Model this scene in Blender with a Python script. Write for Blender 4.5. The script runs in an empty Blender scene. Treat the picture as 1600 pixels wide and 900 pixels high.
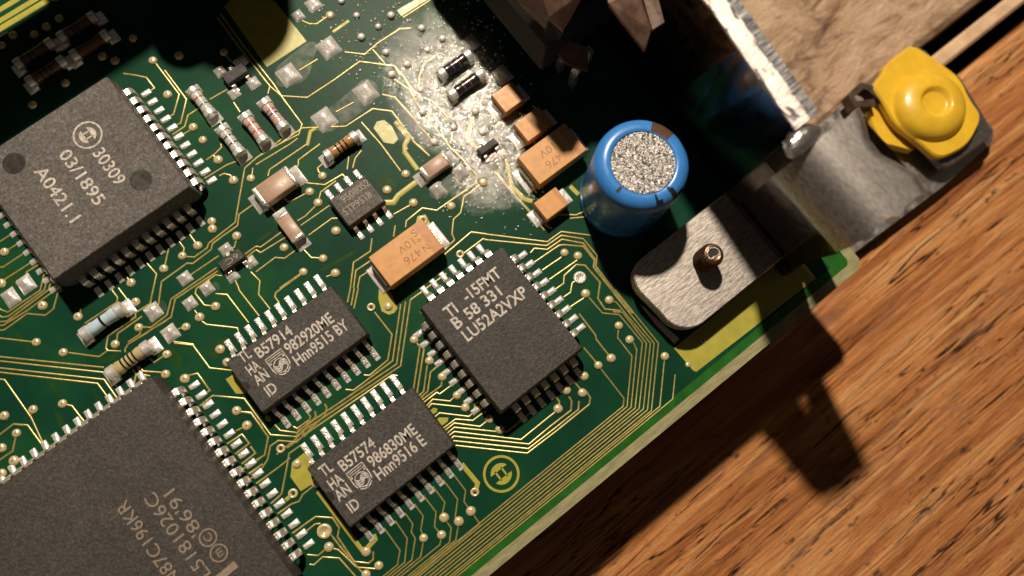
import bpy, bmesh, math, random
from mathutils import Vector, Matrix
random.seed(7)
S = bpy.context.scene
COL = S.collection
S.unit_settings.system = 'METRIC'
S.unit_settings.scale_length = 0.001          # one unit is one millimetre

# ------------------------------------------------------------------ camera
RC = ((0.7863310, -0.6160205, 0.0469290), (-0.6007758, -0.7801588, -0.1744153), (0.1440555, 0.1089544, -0.9835532))
CC = Vector((-12.0303, -9.0989, 82.1379))
FPX = 1200.0
cam = bpy.data.cameras.new('camera')
camo = bpy.data.objects.new('camera', cam)
COL.objects.link(camo)
m = Matrix(((RC[0][0], -RC[1][0], -RC[2][0], CC.x), (RC[0][1], -RC[1][1], -RC[2][1], CC.y), (RC[0][2], -RC[1][2], -RC[2][2], CC.z), (0, 0, 0, 1)))
camo.matrix_world = m
cam.sensor_width = 36.0
cam.lens = 27.0
cam.clip_start = 1.0
cam.clip_end = 3000.0
cam.dof.use_dof = True
cam.dof.focus_distance = 80.5
cam.dof.aperture_fstop = 0.020
S.camera = camo
# ------------------------------------------------------------------ light: one small desk lamp, very dim room
w = bpy.data.worlds.new('World')
S.world = w
w.use_nodes = True
bg = w.node_tree.nodes['Background']
bg.inputs[0].default_value = (1.0, 0.80, 0.62, 1)
bg.inputs[1].default_value = 0.036
LAMP = Vector((70, 160, 262))
ld = bpy.data.lights.new('desk_lamp', 'POINT')
ld.energy = 5.6e6
ld.color = (1.0, 0.85, 0.68)
ld.shadow_soft_size = 7.5
lo = bpy.data.objects.new('desk_lamp', ld)
lo.location = LAMP
COL.objects.link(lo)
S.view_settings.view_transform = 'Standard'
S.view_settings.look = 'None'
S.view_settings.exposure = 0.0
S.view_settings.gamma = 1.0
S.view_settings.use_curve_mapping = False
S.render.engine = 'CYCLES'
S.cycles.max_bounces = 8
S.cycles.transparent_max_bounces = 12
S.cycles.use_denoising = True
S.cycles.sample_clamp_indirect = 4.0

# ------------------------------------------------------------------ survey: photo point at a height -> millimetres on the board
def un(u, v, z=0.0):
    d = ((u - 800) / FPX, (v - 450) / FPX, 1.0)
    e = Vector([sum(RC[k][i] * d[k] for k in range(3)) for i in range(3)])
    t = (z - CC.z) / e.z
    return CC + e * t
REG = {'Z1': (340, 430, 10), 'Z2': (420, 520, 5.625), 'Z3': (480, 570, 5.625), 'Z4': (540, 690, 5.625), 'Z5': (180, 100, 4.5),
       'Z6': (250, 580, 5.625), 'Z7': (370, 730, 5.625), 'Z8': (760, 370, 5.625), 'Y1': (640, 360, 7.5), 'Y2': (640, 480, 5.625),
       'Y3': (780, 520, 6.43), 'Y4': (0, 400, 5.625), 'Y5': (0, 560, 4.5), 'Y6': (200, 380, 5.625), 'Y7': (640, 600, 5.627),
       'Y8': (380, 560, 5.625), 'P': (0, 0, 1), 'X7': (720, 120, 3.75), 'X8': (350, 0, 6.667), 'X1': (960, 280, 3)}
for r in range(4):
    for c in range(4):
        REG['G%d%d' % (r, c)] = (400 * c, 225 * r, 4)
def pt(reg, x, y, z=0.0):
    o = REG[reg]
    return un(o[0] + x / o[2], o[1] + y / o[2], z)

# ------------------------------------------------------------------ materials
def mat(name):
    mt = bpy.data.materials.new(name)
    mt.use_nodes = True
    nt = mt.node_tree
    return mt, nt, nt.nodes['Principled BSDF']
def N(nt, t, **k):
    n = nt.nodes.new(t)
    for a, b in k.items():
        if a in n.inputs.keys():
            n.inputs[a].default_value = b
        else:
            setattr(n, a, b)
    return n
def coords(nt, scale=(1, 1, 1), rot=(0, 0, 0), kind='Object'):
    tc = N(nt, 'ShaderNodeTexCoord')
    mp = N(nt, 'ShaderNodeMapping')
    mp.inputs['Scale'].default_value = scale
    mp.inputs['Rotation'].default_value = rot
    nt.links.new(tc.outputs[kind], mp.inputs[0])
    return mp.outputs[0]
def ramp(nt, fac, stops):
    r = N(nt, 'ShaderNodeValToRGB')
    e = r.color_ramp.elements
    while len(e) < len(stops):
        e.new(0.5)
    for k, (p, c) in enumerate(stops):
        e[k].position = p
        e[k].color = (c[0], c[1], c[2], 1) if not isinstance(c, (int, float)) else (c, c, c, 1)
    nt.links.new(fac, r.inputs[0])
    return r.outputs[0]
def noise(nt, vec, scale, detail=3, rough=0.55, out='Fac', dist=0.0):
    n = N(nt, 'ShaderNodeTexNoise')
    n.inputs['Scale'].default_value = scale
    n.inputs['Detail'].default_value = detail
    n.inputs['Roughness'].default_value = rough
    n.inputs['Distortion'].default_value = dist
    nt.links.new(vec, n.inputs['Vector'])
    return n.outputs[out]
def mixc(nt, fac, a, b, mode='MIX'):
    n = N(nt, 'ShaderNodeMix', data_type='RGBA', blend_type=mode)
    for s, v in ((0, fac), (6, a), (7, b)):
        if hasattr(v, 'is_linked') or hasattr(v, 'links'):
            nt.links.new(v, n.inputs[s])
        elif isinstance(v, (int, float)):
            n.inputs[s].default_value = v
        else:
            n.inputs[s].default_value = (v[0], v[1], v[2], 1)
    return n.outputs[2]
def bump(nt, bsdf, h, strength=0.3, dist=0.1):
    b = N(nt, 'ShaderNodeBump')
    b.inputs['Strength'].default_value = strength
    b.inputs['Distance'].default_value = dist
    nt.links.new(h, b.inputs['Height'])
    nt.links.new(b.outputs[0], bsdf.inputs['Normal'])
    return b
def simple(name, col, rough=0.5, metal=0.0, nscale=0, nvar=0.0, bscale=0, bstr=0.0, bdist=0.05, coat=0.0, spec=0.5, kind='Object'):
    mt, nt, b = mat(name)
    b.inputs['Base Color'].default_value = (*col, 1)
    b.inputs['Roughness'].default_value = rough
    b.inputs['Metallic'].default_value = metal
    b.inputs['Coat Weight'].default_value = coat
    b.inputs['Specular IOR Level'].default_value = spec
    if nscale:
        v = coords(nt, kind=kind)
        f = noise(nt, v, nscale, 4)
        lo_ = tuple(max(0, x * (1 - nvar)) for x in col)
        hi_ = tuple(min(1, x * (1 + nvar)) for x in col)
        c = ramp(nt, f, [(0.3, lo_), (0.7, hi_)])
        nt.links.new(c, b.inputs['Base Color'])
        rr = ramp(nt, noise(nt, v, nscale * 1.7, 3), [(0.3, max(0.02, rough * 0.75)), (0.7, min(1, rough * 1.25))])
        nt.links.new(rr, b.inputs['Roughness'])
    if bscale:
        v = coords(nt, kind=kind)
        bump(nt, b, noise(nt, v, bscale, 3), bstr, bdist)
    return mt
M = {}
# green solder mask over a dark inner copper plane
mt, nt, b = mat('solder_mask'); M['mask'] = mt
v = coords(nt)
c = ramp(nt, noise(nt, v, 0.10, 4), [(0.30, (0.0045, 0.034, 0.019)), (0.52, (0.0062, 0.047, 0.0235)), (0.75, (0.013, 0.075, 0.023))])
nt.links.new(c, b.inputs['Base Color'])
b.inputs['Roughness'].default_value = 0.38
b.inputs['Specular IOR Level'].default_value = 0.06
h1 = noise(nt, v, 0.9, 3)
h2 = noise(nt, v, 6.0, 2)
ad = N(nt, 'ShaderNodeMath', operation='MULTIPLY_ADD')
nt.links.new(h2, ad.inputs[0]); ad.inputs[1].default_value = 0.12; nt.links.new(h1, ad.inputs[2])
bump(nt, b, ad.outputs[0], 0.05, 0.25)
M['mask_light'] = simple('solder_mask_over_bare_laminate', (0.018, 0.105, 0.016), 0.25, nscale=0.6, nvar=0.25, spec=0.35)
mt, nt, b = mat('solder_mask_over_plane_gap'); M['mask_olive'] = mt
b.inputs['Base Color'].default_value = (0.030, 0.085, 0.010, 1); b.inputs['Roughness'].default_value = 0.40; b.inputs['Specular IOR Level'].default_value = 0.11
nt.links.new(ramp(nt, noise(nt, coords(nt), 0.55, 3), [(0.28, 0.10), (0.70, 0.65)]), b.inputs['Alpha'])
mt, nt, b = mat('laminate_edge'); M['fr4'] = mt
v = coords(nt, (0.4, 2, 2))
c = ramp(nt, noise(nt, v, 1.2, 5), [(0.3, (0.20, 0.185, 0.085)), (0.7, (0.34, 0.31, 0.16))])
nt.links.new(c, b.inputs['Base Color']); b.inputs['Roughness'].default_value = 0.55
bump(nt, b, noise(nt, v, 4, 4), 0.4, 0.08)
M['trace'] = simple('masked_copper_trace', (0.45, 0.36, 0.105), 0.36, 0.5, nscale=1.5, nvar=0.18, bscale=5, bstr=0.25, bdist=0.05, coat=1.0)
M['trace'].node_tree.nodes['Principled BSDF'].inputs['Coat Roughness'].default_value = 0.30
M['copper'] = simple('masked_copper_area', (0.37, 0.34, 0.055), 0.34, nscale=0.7, nvar=0.12, bscale=3, bstr=0.08, spec=0.35)
M['via'] = simple('via_solder_under_mask', (0.66, 0.54, 0.30), 0.26, 0.30, nscale=3, nvar=0.2, bscale=5, bstr=0.25, bdist=0.06)
M['dark'] = simple('dark_hole', (0.012, 0.010, 0.007), 0.6)
M['tin'] = simple('solder_tin', (0.95, 0.88, 0.83), 0.34, 0.60, nscale=2.2, nvar=0.16, bscale=3.0, bstr=0.3, bdist=0.12)
M['tinrough'] = simple('grainy_solder', (0.72, 0.67, 0.61), 0.38, 0.5, nscale=4, nvar=0.25, bscale=4.5, bstr=0.7, bdist=0.25)
M['lead'] = simple('tinned_lead', (0.84, 0.75, 0.67), 0.28, 0.72, nscale=2.2, nvar=0.28, bscale=2.6, bstr=0.65, bdist=0.16)
def plastic(name, base, rough=0.55, speck=0.5, bs=0.5):
    mt, nt, b = mat(name)
    v = coords(nt)
    st = coords(nt, (1.0, 1.0, 1.0))
    a = noise(nt, v, 3.4, 6, 0.78)
    c1 = tuple(x * (1 - 0.58) for x in base); c2 = tuple(x * 1.5 for x in base); c3 = tuple(min(1, x * (2.0 + 3 * speck)) for x in base)
    c = ramp(nt, a, [(0.36, c1), (0.50, base), (0.60, c2), (0.72, c3)])
    big = ramp(nt, noise(nt, v, 0.35, 3), [(0.3, 0.85), (0.7, 1.12)])
    c = mixc(nt, 1.0, c, big, 'MULTIPLY')
    nt.links.new(c, b.inputs['Base Color'])
    b.inputs['Roughness'].default_value = rough
    b.inputs['Specular IOR Level'].default_value = 0.45
    bump(nt, b, noise(nt, v, 3.8, 5, 0.75), bs, 0.22)
    return mt
M['plastic'] = plastic('black_epoxy', (0.044, 0.039, 0.035))
M['plastic_pale'] = plastic('worn_grey_epoxy', (0.096, 0.086, 0.078), 0.6)
M['plastic_dark'] = plastic('dull_grey_epoxy', (0.045, 0.039, 0.035), 0.55)
M['darkbrown'] = plastic('dark_brown_epoxy', (0.022, 0.013, 0.010), 0.75)
M['recess'] = simple('smooth_recess', (0.030, 0.026, 0.022), 0.35, nscale=1, nvar=0.3)
M['print'] = simple('white_ink', (0.47, 0.43, 0.385), 0.6, nscale=4, nvar=0.45)
M['print_dim'] = simple('laser_marking', (0.26, 0.205, 0.155), 0.6, nscale=5, nvar=0.3)
M['print_brown'] = simple('brown_print', (0.30, 0.13, 0.045), 0.5, nscale=4, nvar=0.3)
M['tant'] = simple('orange_epoxy', (0.56, 0.27, 0.075), 0.42, nscale=1.2, nvar=0.12, bscale=4, bstr=0.1)
M['tantband'] = simple('orange_polarity_band', (0.47, 0.20, 0.06), 0.42, nscale=1.2, nvar=0.15)
M['ceramic'] = simple('tan_ceramic', (0.42, 0.285, 0.205), 0.42, nscale=1.5, nvar=0.10)
M['sleeve'] = simple('blue_sleeve', (0.040, 0.205, 0.57), 0.30, nscale=0.5, nvar=0.10, bscale=1.2, bstr=0.08)
M['ink_black'] = simple('black_ink', (0.012, 0.014, 0.025), 0.4)
M['yellow'] = simple('yellow_plastic', (0.72, 0.45, 0.030), 0.34, nscale=0.6, nvar=0.08, bscale=1.4, bstr=0.10, bdist=0.2, coat=0.15)
M['bronze'] = simple('browned_steel', (0.17, 0.095, 0.058), 0.34, 0.85, nscale=2, nvar=0.35, bscale=4, bstr=0.2)
M['brownmetal'] = simple('brown_metal', (0.105, 0.070, 0.055), 0.42, 0.6, nscale=1.0, nvar=0.3)
M['greyear'] = simple('worn_grey_sheet', (0.60, 0.57, 0.54), 0.40, 1.0, nscale=0.5, nvar=0.2, bscale=2.0, bstr=0.12, bdist=0.1)
M['chrome'] = simple('polished_tin', (0.92, 0.87, 0.82), 0.20, 0.95, nscale=1.5, nvar=0.1, bscale=1.3, bstr=0.5, bdist=0.3)
M['greysteel'] = simple('grey_steel', (0.22, 0.21, 0.21), 0.35, 0.85, nscale=1.0, nvar=0.2, bscale=2, bstr=0.2)
# can top: crystalline aluminium
mt, nt, b = mat('crystalline_aluminium'); M['cantop'] = mt
v = coords(nt)
vo = N(nt, 'ShaderNodeTexVoronoi'); vo.inputs['Scale'].default_value = 2.6; nt.links.new(v, vo.inputs['Vector'])
a = noise(nt, v, 3.7, 3, 0.6, dist=1.8)
c = ramp(nt, a, [(0.42, (0.03, 0.027, 0.025)), (0.49, (0.33, 0.31, 0.29)), (0.57, (0.86, 0.82, 0.78))])
nt.links.new(c, b.inputs['Base Color']); b.inputs['Metallic'].default_value = 0.35; b.inputs['Roughness'].default_value = 0.42
sm = N(nt, 'ShaderNodeMath', operation='ADD'); nt.links.new(a, sm.inputs[0]); nt.links.new(vo.outputs['Distance'], sm.inputs[1])
bump(nt, b, sm.outputs[0], 0.5, 0.3)
# bracket sheet: dark reflective face, brushed tin with worn patches
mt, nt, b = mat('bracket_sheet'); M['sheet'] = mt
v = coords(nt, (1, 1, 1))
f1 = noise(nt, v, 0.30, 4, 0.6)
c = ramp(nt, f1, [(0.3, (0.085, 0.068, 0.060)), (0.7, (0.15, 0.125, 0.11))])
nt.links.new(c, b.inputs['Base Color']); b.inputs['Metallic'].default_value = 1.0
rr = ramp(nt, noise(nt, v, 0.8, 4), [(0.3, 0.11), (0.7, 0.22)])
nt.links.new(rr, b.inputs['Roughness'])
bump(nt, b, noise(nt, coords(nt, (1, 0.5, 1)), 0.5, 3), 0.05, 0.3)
mt, nt, b = mat('brushed_tin_sheet'); M['brushed'] = mt
v = coords(nt, (7.0, 1.6, 2.0))
f1 = noise(nt, v, 1.0, 7, 0.8)
c = ramp(nt, f1, [(0.38, (0.42, 0.39, 0.36)), (0.5, (0.64, 0.60, 0.56)), (0.62, (0.86, 0.81, 0.77))])
nt.links.new(c, b.inputs['Base Color']); b.inputs['Metallic'].default_value = 1.0; b.inputs['Roughness'].default_value = 0.42
bump(nt, b, f1, 0.30, 0.06)
mt, nt, b = mat('worn_tin_foot'); M['foot'] = mt
v = coords(nt, (0.8, 3.0, 1.0), (0, 0, 0.55))
f1 = noise(nt, v, 1.3, 6, 0.7)
c = ramp(nt, f1, [(0.35, (0.34, 0.30, 0.27)), (0.55, (0.62, 0.57, 0.52)), (0.72, (0.80, 0.75, 0.70))])
nt.links.new(c, b.inputs['Base Color']); b.inputs['Metallic'].default_value = 0.75; b.inputs['Roughness'].default_value = 0.46
bump(nt, b, f1, 0.30, 0.12)
# sheared top edge of the bracket: bright tin with ragged dark streaks
mt, nt, b = mat('sheared_edge'); M['edge'] = mt
v = coords(nt, (1.1, 0.22, 1))
f1 = noise(nt, v, 0.9, 4, 0.62, dist=1.0)
c = ramp(nt, f1, [(0.40, (0.10, 0.09, 0.09)), (0.425, (0.45, 0.41, 0.39)), (0.45, (0.82, 0.75, 0.70))])
nt.links.new(c, b.inputs['Base Color']); b.inputs['Metallic'].default_value = 0.55; b.inputs['Roughness'].default_value = 0.48
f2 = noise(nt, coords(nt, (0.6, 4.0, 1)), 2.0, 4)
bump(nt, b, f2, 0.6, 0.2)
mt, nt, b = mat('sheared_edge_striated'); M['edge_grey'] = mt
v = coords(nt, (0.5, 5.0, 0.5))
f1 = noise(nt, v, 1.0, 4, 0.6)
c = ramp(nt, f1, [(0.38, (0.10, 0.10, 0.11)), (0.50, (0.30, 0.30, 0.32)), (0.62, (0.60, 0.57, 0.55))])
nt.links.new(c, b.inputs['Base Color']); b.inputs['Metallic'].default_value = 0.6; b.inputs['Roughness'].default_value = 0.42
bump(nt, b, f1, 0.8, 0.25)
# wood
def wood(name, cols, grain=1.0, crack=0.5, pale=False):
    mt, nt, b = mat(name)
    big = noise(nt, coords(nt, (0.035, 0.42, 0.3)), 0.9, 6, 0.66, dist=0.8)
    fine = noise(nt, coords(nt, (0.13, 2.2, 1.0)), 1.1, 5, 0.7)
    c = ramp(nt, big, [(0.30, cols[0]), (0.44, cols[1]), (0.55, cols[2]), (0.72, cols[3])])
    fr = ramp(nt, fine, [(0.25, 0.66), (0.5, 1.0), (0.75, 1.22)])
    c = mixc(nt, 1.0, c, fr, 'MULTIPLY')
    cracks = []
    for sc, lo_, wd_, brk_ in (((0.030, 0.50, 1.0), 0.9, 0.013, 0.45), ((0.065, 1.2, 1.0), 1.0, 0.020, 0.52)):
        ck = noise(nt, coords(nt, sc), lo_, 3, 0.5, dist=0.35)
        ckm = ramp(nt, ck, [(0.5 - wd_, 0.0), (0.5 - wd_ * 0.3, 1.0), (0.5 + wd_ * 0.3, 1.0), (0.5 + wd_, 0.0)])
        br = ramp(nt, noise(nt, coords(nt, (0.05, 0.22, 1)), 0.9 * lo_, 3), [(brk_, 0.0), (brk_ + 0.07, 1.0)])
        cracks.append(mixc(nt, 1.0, ckm, br, 'MULTIPLY'))
    ckm = mixc(nt, 1.0, cracks[0], cracks[1], 'LIGHTEN')
    # grey weathered stains along the grain, then small dark pits
    st = noise(nt, coords(nt, (0.10, 0.42, 1)), 0.85, 6, 0.72, dist=0.6)
    c = mixc(nt, ramp(nt, st, [(0.56, 0.0), (0.66, crack), (0.80, 0.85)]), c, (0.150, 0.105, 0.085))
    st2 = noise(nt, coords(nt, (0.28, 0.55, 1)), 1.2, 4, 0.65)
    c = mixc(nt, ramp(nt, st2, [(0.64, 0.0), (0.70, 0.85)]), c, (0.085, 0.036, 0.018))
    st3 = noise(nt, coords(nt, (0.05, 0.9, 1)), 0.7, 3, 0.6)
    c = mixc(nt, ramp(nt, st3, [(0.60, 0.0), (0.72, 0.75)]), c, (0.72, 0.42, 0.19))
    c = mixc(nt, ckm, c, (0.042, 0.016, 0.007))
    nt.links.new(c, b.inputs['Base Color'])
    b.inputs['Roughness'].default_value = 0.60
    b.inputs['Specular IOR Level'].default_value = 0.3
    hm = N(nt, 'ShaderNodeMath', operation='MULTIPLY_ADD')
    nt.links.new(ckm, hm.inputs[0]); hm.inputs[1].default_value = -0.9; nt.links.new(fine, hm.inputs[2])
    hm2 = N(nt, 'ShaderNodeMath', operation='ADD')
    nt.links.new(hm.outputs[0], hm2.inputs[0]); nt.links.new(big, hm2.inputs[1])
    bump(nt, b, hm2.outputs[0], 0.6, 1.0)
    return mt
M['wood'] = wood('orange_table_wood', [(0.23, 0.072, 0.020), (0.41, 0.150, 0.043), (0.56, 0.236, 0.077), (0.71, 0.38, 0.155)])
mt, nt, b = mat('weathered_pale_wood'); M['palewood'] = mt
v = coords(nt, (0.13, 0.26, 0.2))
f1 = noise(nt, v, 1.2, 6, 0.66, dist=0.9)
c = ramp(nt, f1, [(0.28, (0.10, 0.062, 0.042)), (0.39, (0.28, 0.175, 0.11)), (0.50, (0.48, 0.325, 0.205)), (0.70, (0.62, 0.45, 0.305))])
f2 = noise(nt, coords(nt, (0.12, 0.30, 1)), 0.9, 5, 0.7)
c = mixc(nt, ramp(nt, f2, [(0.58, 0.0), (0.72, 0.7)]), c, (0.22, 0.075, 0.030))
nt.links.new(c, b.inputs['Base Color']); b.inputs['Roughness'].default_value = 0.85
hm = N(nt, 'ShaderNodeMath', operation='ADD'); nt.links.new(f1, hm.inputs[0])
nt.links.new(noise(nt, coords(nt, (0.35, 0.9, 1)), 1.5, 5, 0.7), hm.inputs[1])
bump(nt, b, hm.outputs[0], 0.7, 1.3)
M['palestrip'] = simple('pale_strip_wood', (0.62, 0.42, 0.26), 0.75, nscale=0.3, nvar=0.25, bscale=1.2, bstr=0.3, bdist=0.4)
M['gap'] = simple('dark_joint', (0.014, 0.008, 0.005), 0.8)
# rosin flux film; its whitish flakes also put lamp glare into the colour
mt, nt, b = mat('rosin_flux_glare'); M['flux'] = mt
out = nt.nodes['Material Output']
v = coords(nt)
at = N(nt, 'ShaderNodeAttribute', attribute_name='amount')
hn = noise(nt, v, 2.2, 4, 0.62, dist=0.4)
hn2 = noise(nt, v, 1.35, 3, 0.5)
th = N(nt, 'ShaderNodeMapRange'); nt.links.new(at.outputs['Fac'], th.inputs['Value'])
th.inputs['To Min'].default_value = 0.74; th.inputs['To Max'].default_value = 0.40
df_ = N(nt, 'ShaderNodeMath', operation='SUBTRACT'); nt.links.new(hn, df_.inputs[0]); nt.links.new(th.outputs[0], df_.inputs[1])
sp = N(nt, 'ShaderNodeMapRange'); nt.links.new(df_.outputs[0], sp.inputs['Value']); sp.inputs['From Min'].default_value = 0.0; sp.inputs['From Max'].default_value = 0.16
sp.inputs['To Max'].default_value = 0.36
hs = N(nt, 'ShaderNodeMath', operation='MULTIPLY_ADD'); nt.links.new(hn2, hs.inputs[0]); hs.inputs[1].default_value = 2.0; nt.links.new(hn, hs.inputs[2])
bp = N(nt, 'ShaderNodeBump'); bp.inputs['Strength'].default_value = 1.0; bp.inputs['Distance'].default_value = 0.15
nt.links.new(hs.outputs[0], bp.inputs['Height'])
nt.links.new(bp.outputs[0], b.inputs['Normal'])
b.inputs['Base Color'].default_value = (0.74, 0.68, 0.59, 1); b.inputs['Roughness'].default_value = 0.22; b.inputs['Specular IOR Level'].default_value = 0.8
tr = N(nt, 'ShaderNodeBsdfTransparent')
# thin clear film between the flakes
gl = N(nt, 'ShaderNodeBsdfGlossy'); gl.inputs['Color'].default_value = (1.0, 0.97, 0.93, 1); gl.inputs['Roughness'].default_value = 0.09
nt.links.new(bp.outputs[0], gl.inputs['Normal'])
m1 = N(nt, 'ShaderNodeMixShader'); mm = N(nt, 'ShaderNodeMapRange'); nt.links.new(at.outputs['Fac'], mm.inputs['Value']); mm.inputs['From Min'].default_value = 0.30; mm.inputs['From Max'].default_value = 1.0; mm.inputs['To Max'].default_value = 0.27
nt.links.new(mm.outputs[0], m1.inputs[0]); nt.links.new(tr.outputs[0], m1.inputs[1]); nt.links.new(gl.outputs[0], m1.inputs[2])
m2 = N(nt, 'ShaderNodeMixShader'); nt.links.new(sp.outputs[0], m2.inputs[0]); nt.links.new(m1.outputs[0], m2.inputs[1]); nt.links.new(b.outputs[0], m2.inputs[2])
nt.links.new(m2.outputs[0], out.inputs['Surface'])
mt, nt, b = mat('dried_flux_stain'); M['stain'] = mt
b.inputs['Base Color'].default_value = (0.30, 0.28, 0.22, 1); b.inputs['Roughness'].default_value = 0.35
nt.links.new(ramp(nt, noise(nt, coords(nt), 0.9, 4), [(0.3, 0.03), (0.7, 0.20)]), b.inputs['Alpha'])

# ------------------------------------------------------------------ mesh helpers
class MB:
    def __init__(s):
        s.v = []; s.f = []
    def add(s, vs, fs):
        o = len(s.v)
        s.v += [tuple(x) for x in vs]
        s.f += [tuple(i + o for i in q) for q in fs]
    def loft(s, loops, cap0=True, cap1=True):
        n = len(loops[0]); vs = [p for l in loops for p in l]; fs = []
        for k in range(len(loops) - 1):
            for i in range(n):
                j = (i + 1) % n
                fs.append((k * n + i, k * n + j, (k + 1) * n + j, (k + 1) * n + i))
        if cap0: fs.append(tuple(range(n - 1, -1, -1)))
        if cap1: fs.append(tuple((len(loops) - 1) * n + i for i in range(n)))
        s.add(vs, fs)
    def box(s, x0, x1, y0, y1, z0, z1, c=0.0):
        if c <= 0:
            s.loft([rect(x0, x1, y0, y1, z0), rect(x0, x1, y0, y1, z1)])
        else:
            s.loft([rrect(x0 + c, x1 - c, y0 + c, y1 - c, z0, c), rrect(x0, x1, y0, y1, z0 + c, c), rrect(x0, x1, y0, y1, z1 - c, c), rrect(x0 + c, x1 - c, y0 + c, y1 - c, z1, c)])
    def revolve(s, prof, c=(0, 0), n=32, cap0=True, cap1=True):
        s.loft([[(c[0] + r * math.cos(2 * math.pi * i / n), c[1] + r * math.sin(2 * math.pi * i / n), z) for i in range(n)] for r, z in prof], cap0, cap1)
    def mesh(s, name, material, smooth=False, angle=None):
        me = bpy.data.meshes.new(name)
        me.from_pydata(s.v, [], s.f)
        me.update()
        bm = bmesh.new(); bm.from_mesh(me)
        bmesh.ops.recalc_face_normals(bm, faces=bm.faces)
        bm.to_mesh(me); bm.free()
        if smooth:
            me.polygons.foreach_set('use_smooth', [True] * len(me.polygons))
            if angle:
                me.set_sharp_from_angle(angle=math.radians(angle))
        me.materials.append(M[material] if isinstance(material, str) else material)
        return me
    def build(s, name, material, parent=None, smooth=False, angle=None, loc=None):
        return ob(name, s.mesh(name, material, smooth, angle), parent, loc)
def rect(x0, x1, y0, y1, z):
    return [(x0, y0, z), (x1, y0, z), (x1, y1, z), (x0, y1, z)]
def rrect(x0, x1, y0, y1, z, r, n=3):
    r = max(1e-4, min(r, (x1 - x0) / 2 - 1e-4, (y1 - y0) / 2 - 1e-4))
    out = []
    for cx, cy, a0 in ((x1 - r, y0 + r, -90), (x1 - r, y1 - r, 0), (x0 + r, y1 - r, 90), (x0 + r, y0 + r, 180)):
        for k in range(n + 1):
            a = math.radians(a0 + 90 * k / n)
            out.append((cx + r * math.cos(a), cy + r * math.sin(a), z))
    return out
def ob(name, data, parent=None, loc=None, rotz=0.0):
    o = bpy.data.objects.new(name, data)
    COL.objects.link(o)
    if parent is not None: o.parent = parent
    if loc is not None: o.location = loc
    o.rotation_euler = (0, 0, rotz)
    return o
def thing(name, label, cat, loc=(0, 0, 0), rotz=0.0, group=None):
    o = ob(name, None, None, loc, rotz)
    tag(o, label, cat, group)
    return o
def tag(o, label, cat, group=None, kind=None):
    if label: o['label'] = label
    if cat: o['category'] = cat
    if group: o['group'] = group
    if kind: o['kind'] = kind
    return o
def ribbon(pts, width, thick):
    """flat strip following a profile in the x-z plane, width along y"""
    b = MB(); lo = []
    n = len(pts)
    for i, (x, z) in enumerate(pts):
        a = pts[max(0, i - 1)]; c = pts[min(n - 1, i + 1)]
        dx, dz = c[0] - a[0], c[1] - a[1]; l = math.hypot(dx, dz) or 1
        nx, nz = -dz / l * thick / 2, dx / l * thick / 2
        lo.append([(x + nx, -width / 2, z + nz), (x + nx, width / 2, z + nz), (x - nx, width / 2, z - nz), (x - nx, -width / 2, z - nz)])
    b.loft(lo)
    return b
def poly_prism(b, pts, z0, z1):
    n = len(pts)
    b.add([(p[0], p[1], z0) for p in pts] + [(p[0], p[1], z1) for p in pts],
          [tuple(range(n - 1, -1, -1)), tuple(range(n, 2 * n))] + [(i, (i + 1) % n, n + (i + 1) % n, n + i) for i in range(n)])
def trace_mesh(pts, width, h=0.05, cap=True):
    """raised track with a rounded section, mitred at its bends"""
    P = [Vector((p[0], p[1])) for p in pts]
    # drop duplicates, round sharp bends by inserting short chamfers
    Q = [P[0]]
    for p in P[1:]:
        if (p - Q[-1]).length > 0.03: Q.append(p)
    P = Q
    n = len(P); lo = []
    prof = [(-1.0, -0.02), (-0.92, 0.30), (-0.70, 0.62), (-0.38, 0.89), (0, 1.0), (0.38, 0.89), (0.70, 0.62), (0.92, 0.30), (1.0, -0.02)]
    for i in range(n):
        if i == 0: d = (P[1] - P[0]).normalized(); s = 1
        elif i == n - 1: d = (P[-1] - P[-2]).normalized(); s = 1
        else:
            a = (P[i] - P[i - 1]).normalized(); c = (P[i + 1] - P[i]).normalized()
            d = a + c
            d = d.normalized() if d.length > 1e-4 else c
            s = min(2.0, 1 / max(0.35, d.dot(c)))
        nx, ny = -d.y, d.x
        lo.append([(P[i].x + nx * q * s * width / 2, P[i].y + ny * q * s * width / 2, zz * h) for q, zz in prof])
    b = MB(); b.loft(lo)
    return b

# ------------------------------------------------------------------ the table
TZ = -14.5
tb = MB(); tb.box(-150, 190, -160, 190, TZ - 40, TZ - 22)
table = tb.build('table_top', 'gap')
tag(table, 'weathered wooden table top of orange and pale planks', 'table', kind='structure')
def plank(x0, x1, y0, y1, material, c, top=TZ):
    b = MB(); b.box(x0, x1, y0, y1, TZ - 21, top, c)
    return b.build('plank', material, table)
plank(-150, 190, -150, -12.6, 'wood', 0.9)['label'] = 'orange plank with dark cracks'
plank(-150, 190, -10.4, -8.3, 'palestrip', 0.35, TZ - 0.3)['label'] = 'narrow pale strip between planks'
plank(-150, 190, -6.2, 180, 'palewood', 0.8, TZ + 0.2)['label'] = 'pale weathered plank with flaking grain'

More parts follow.
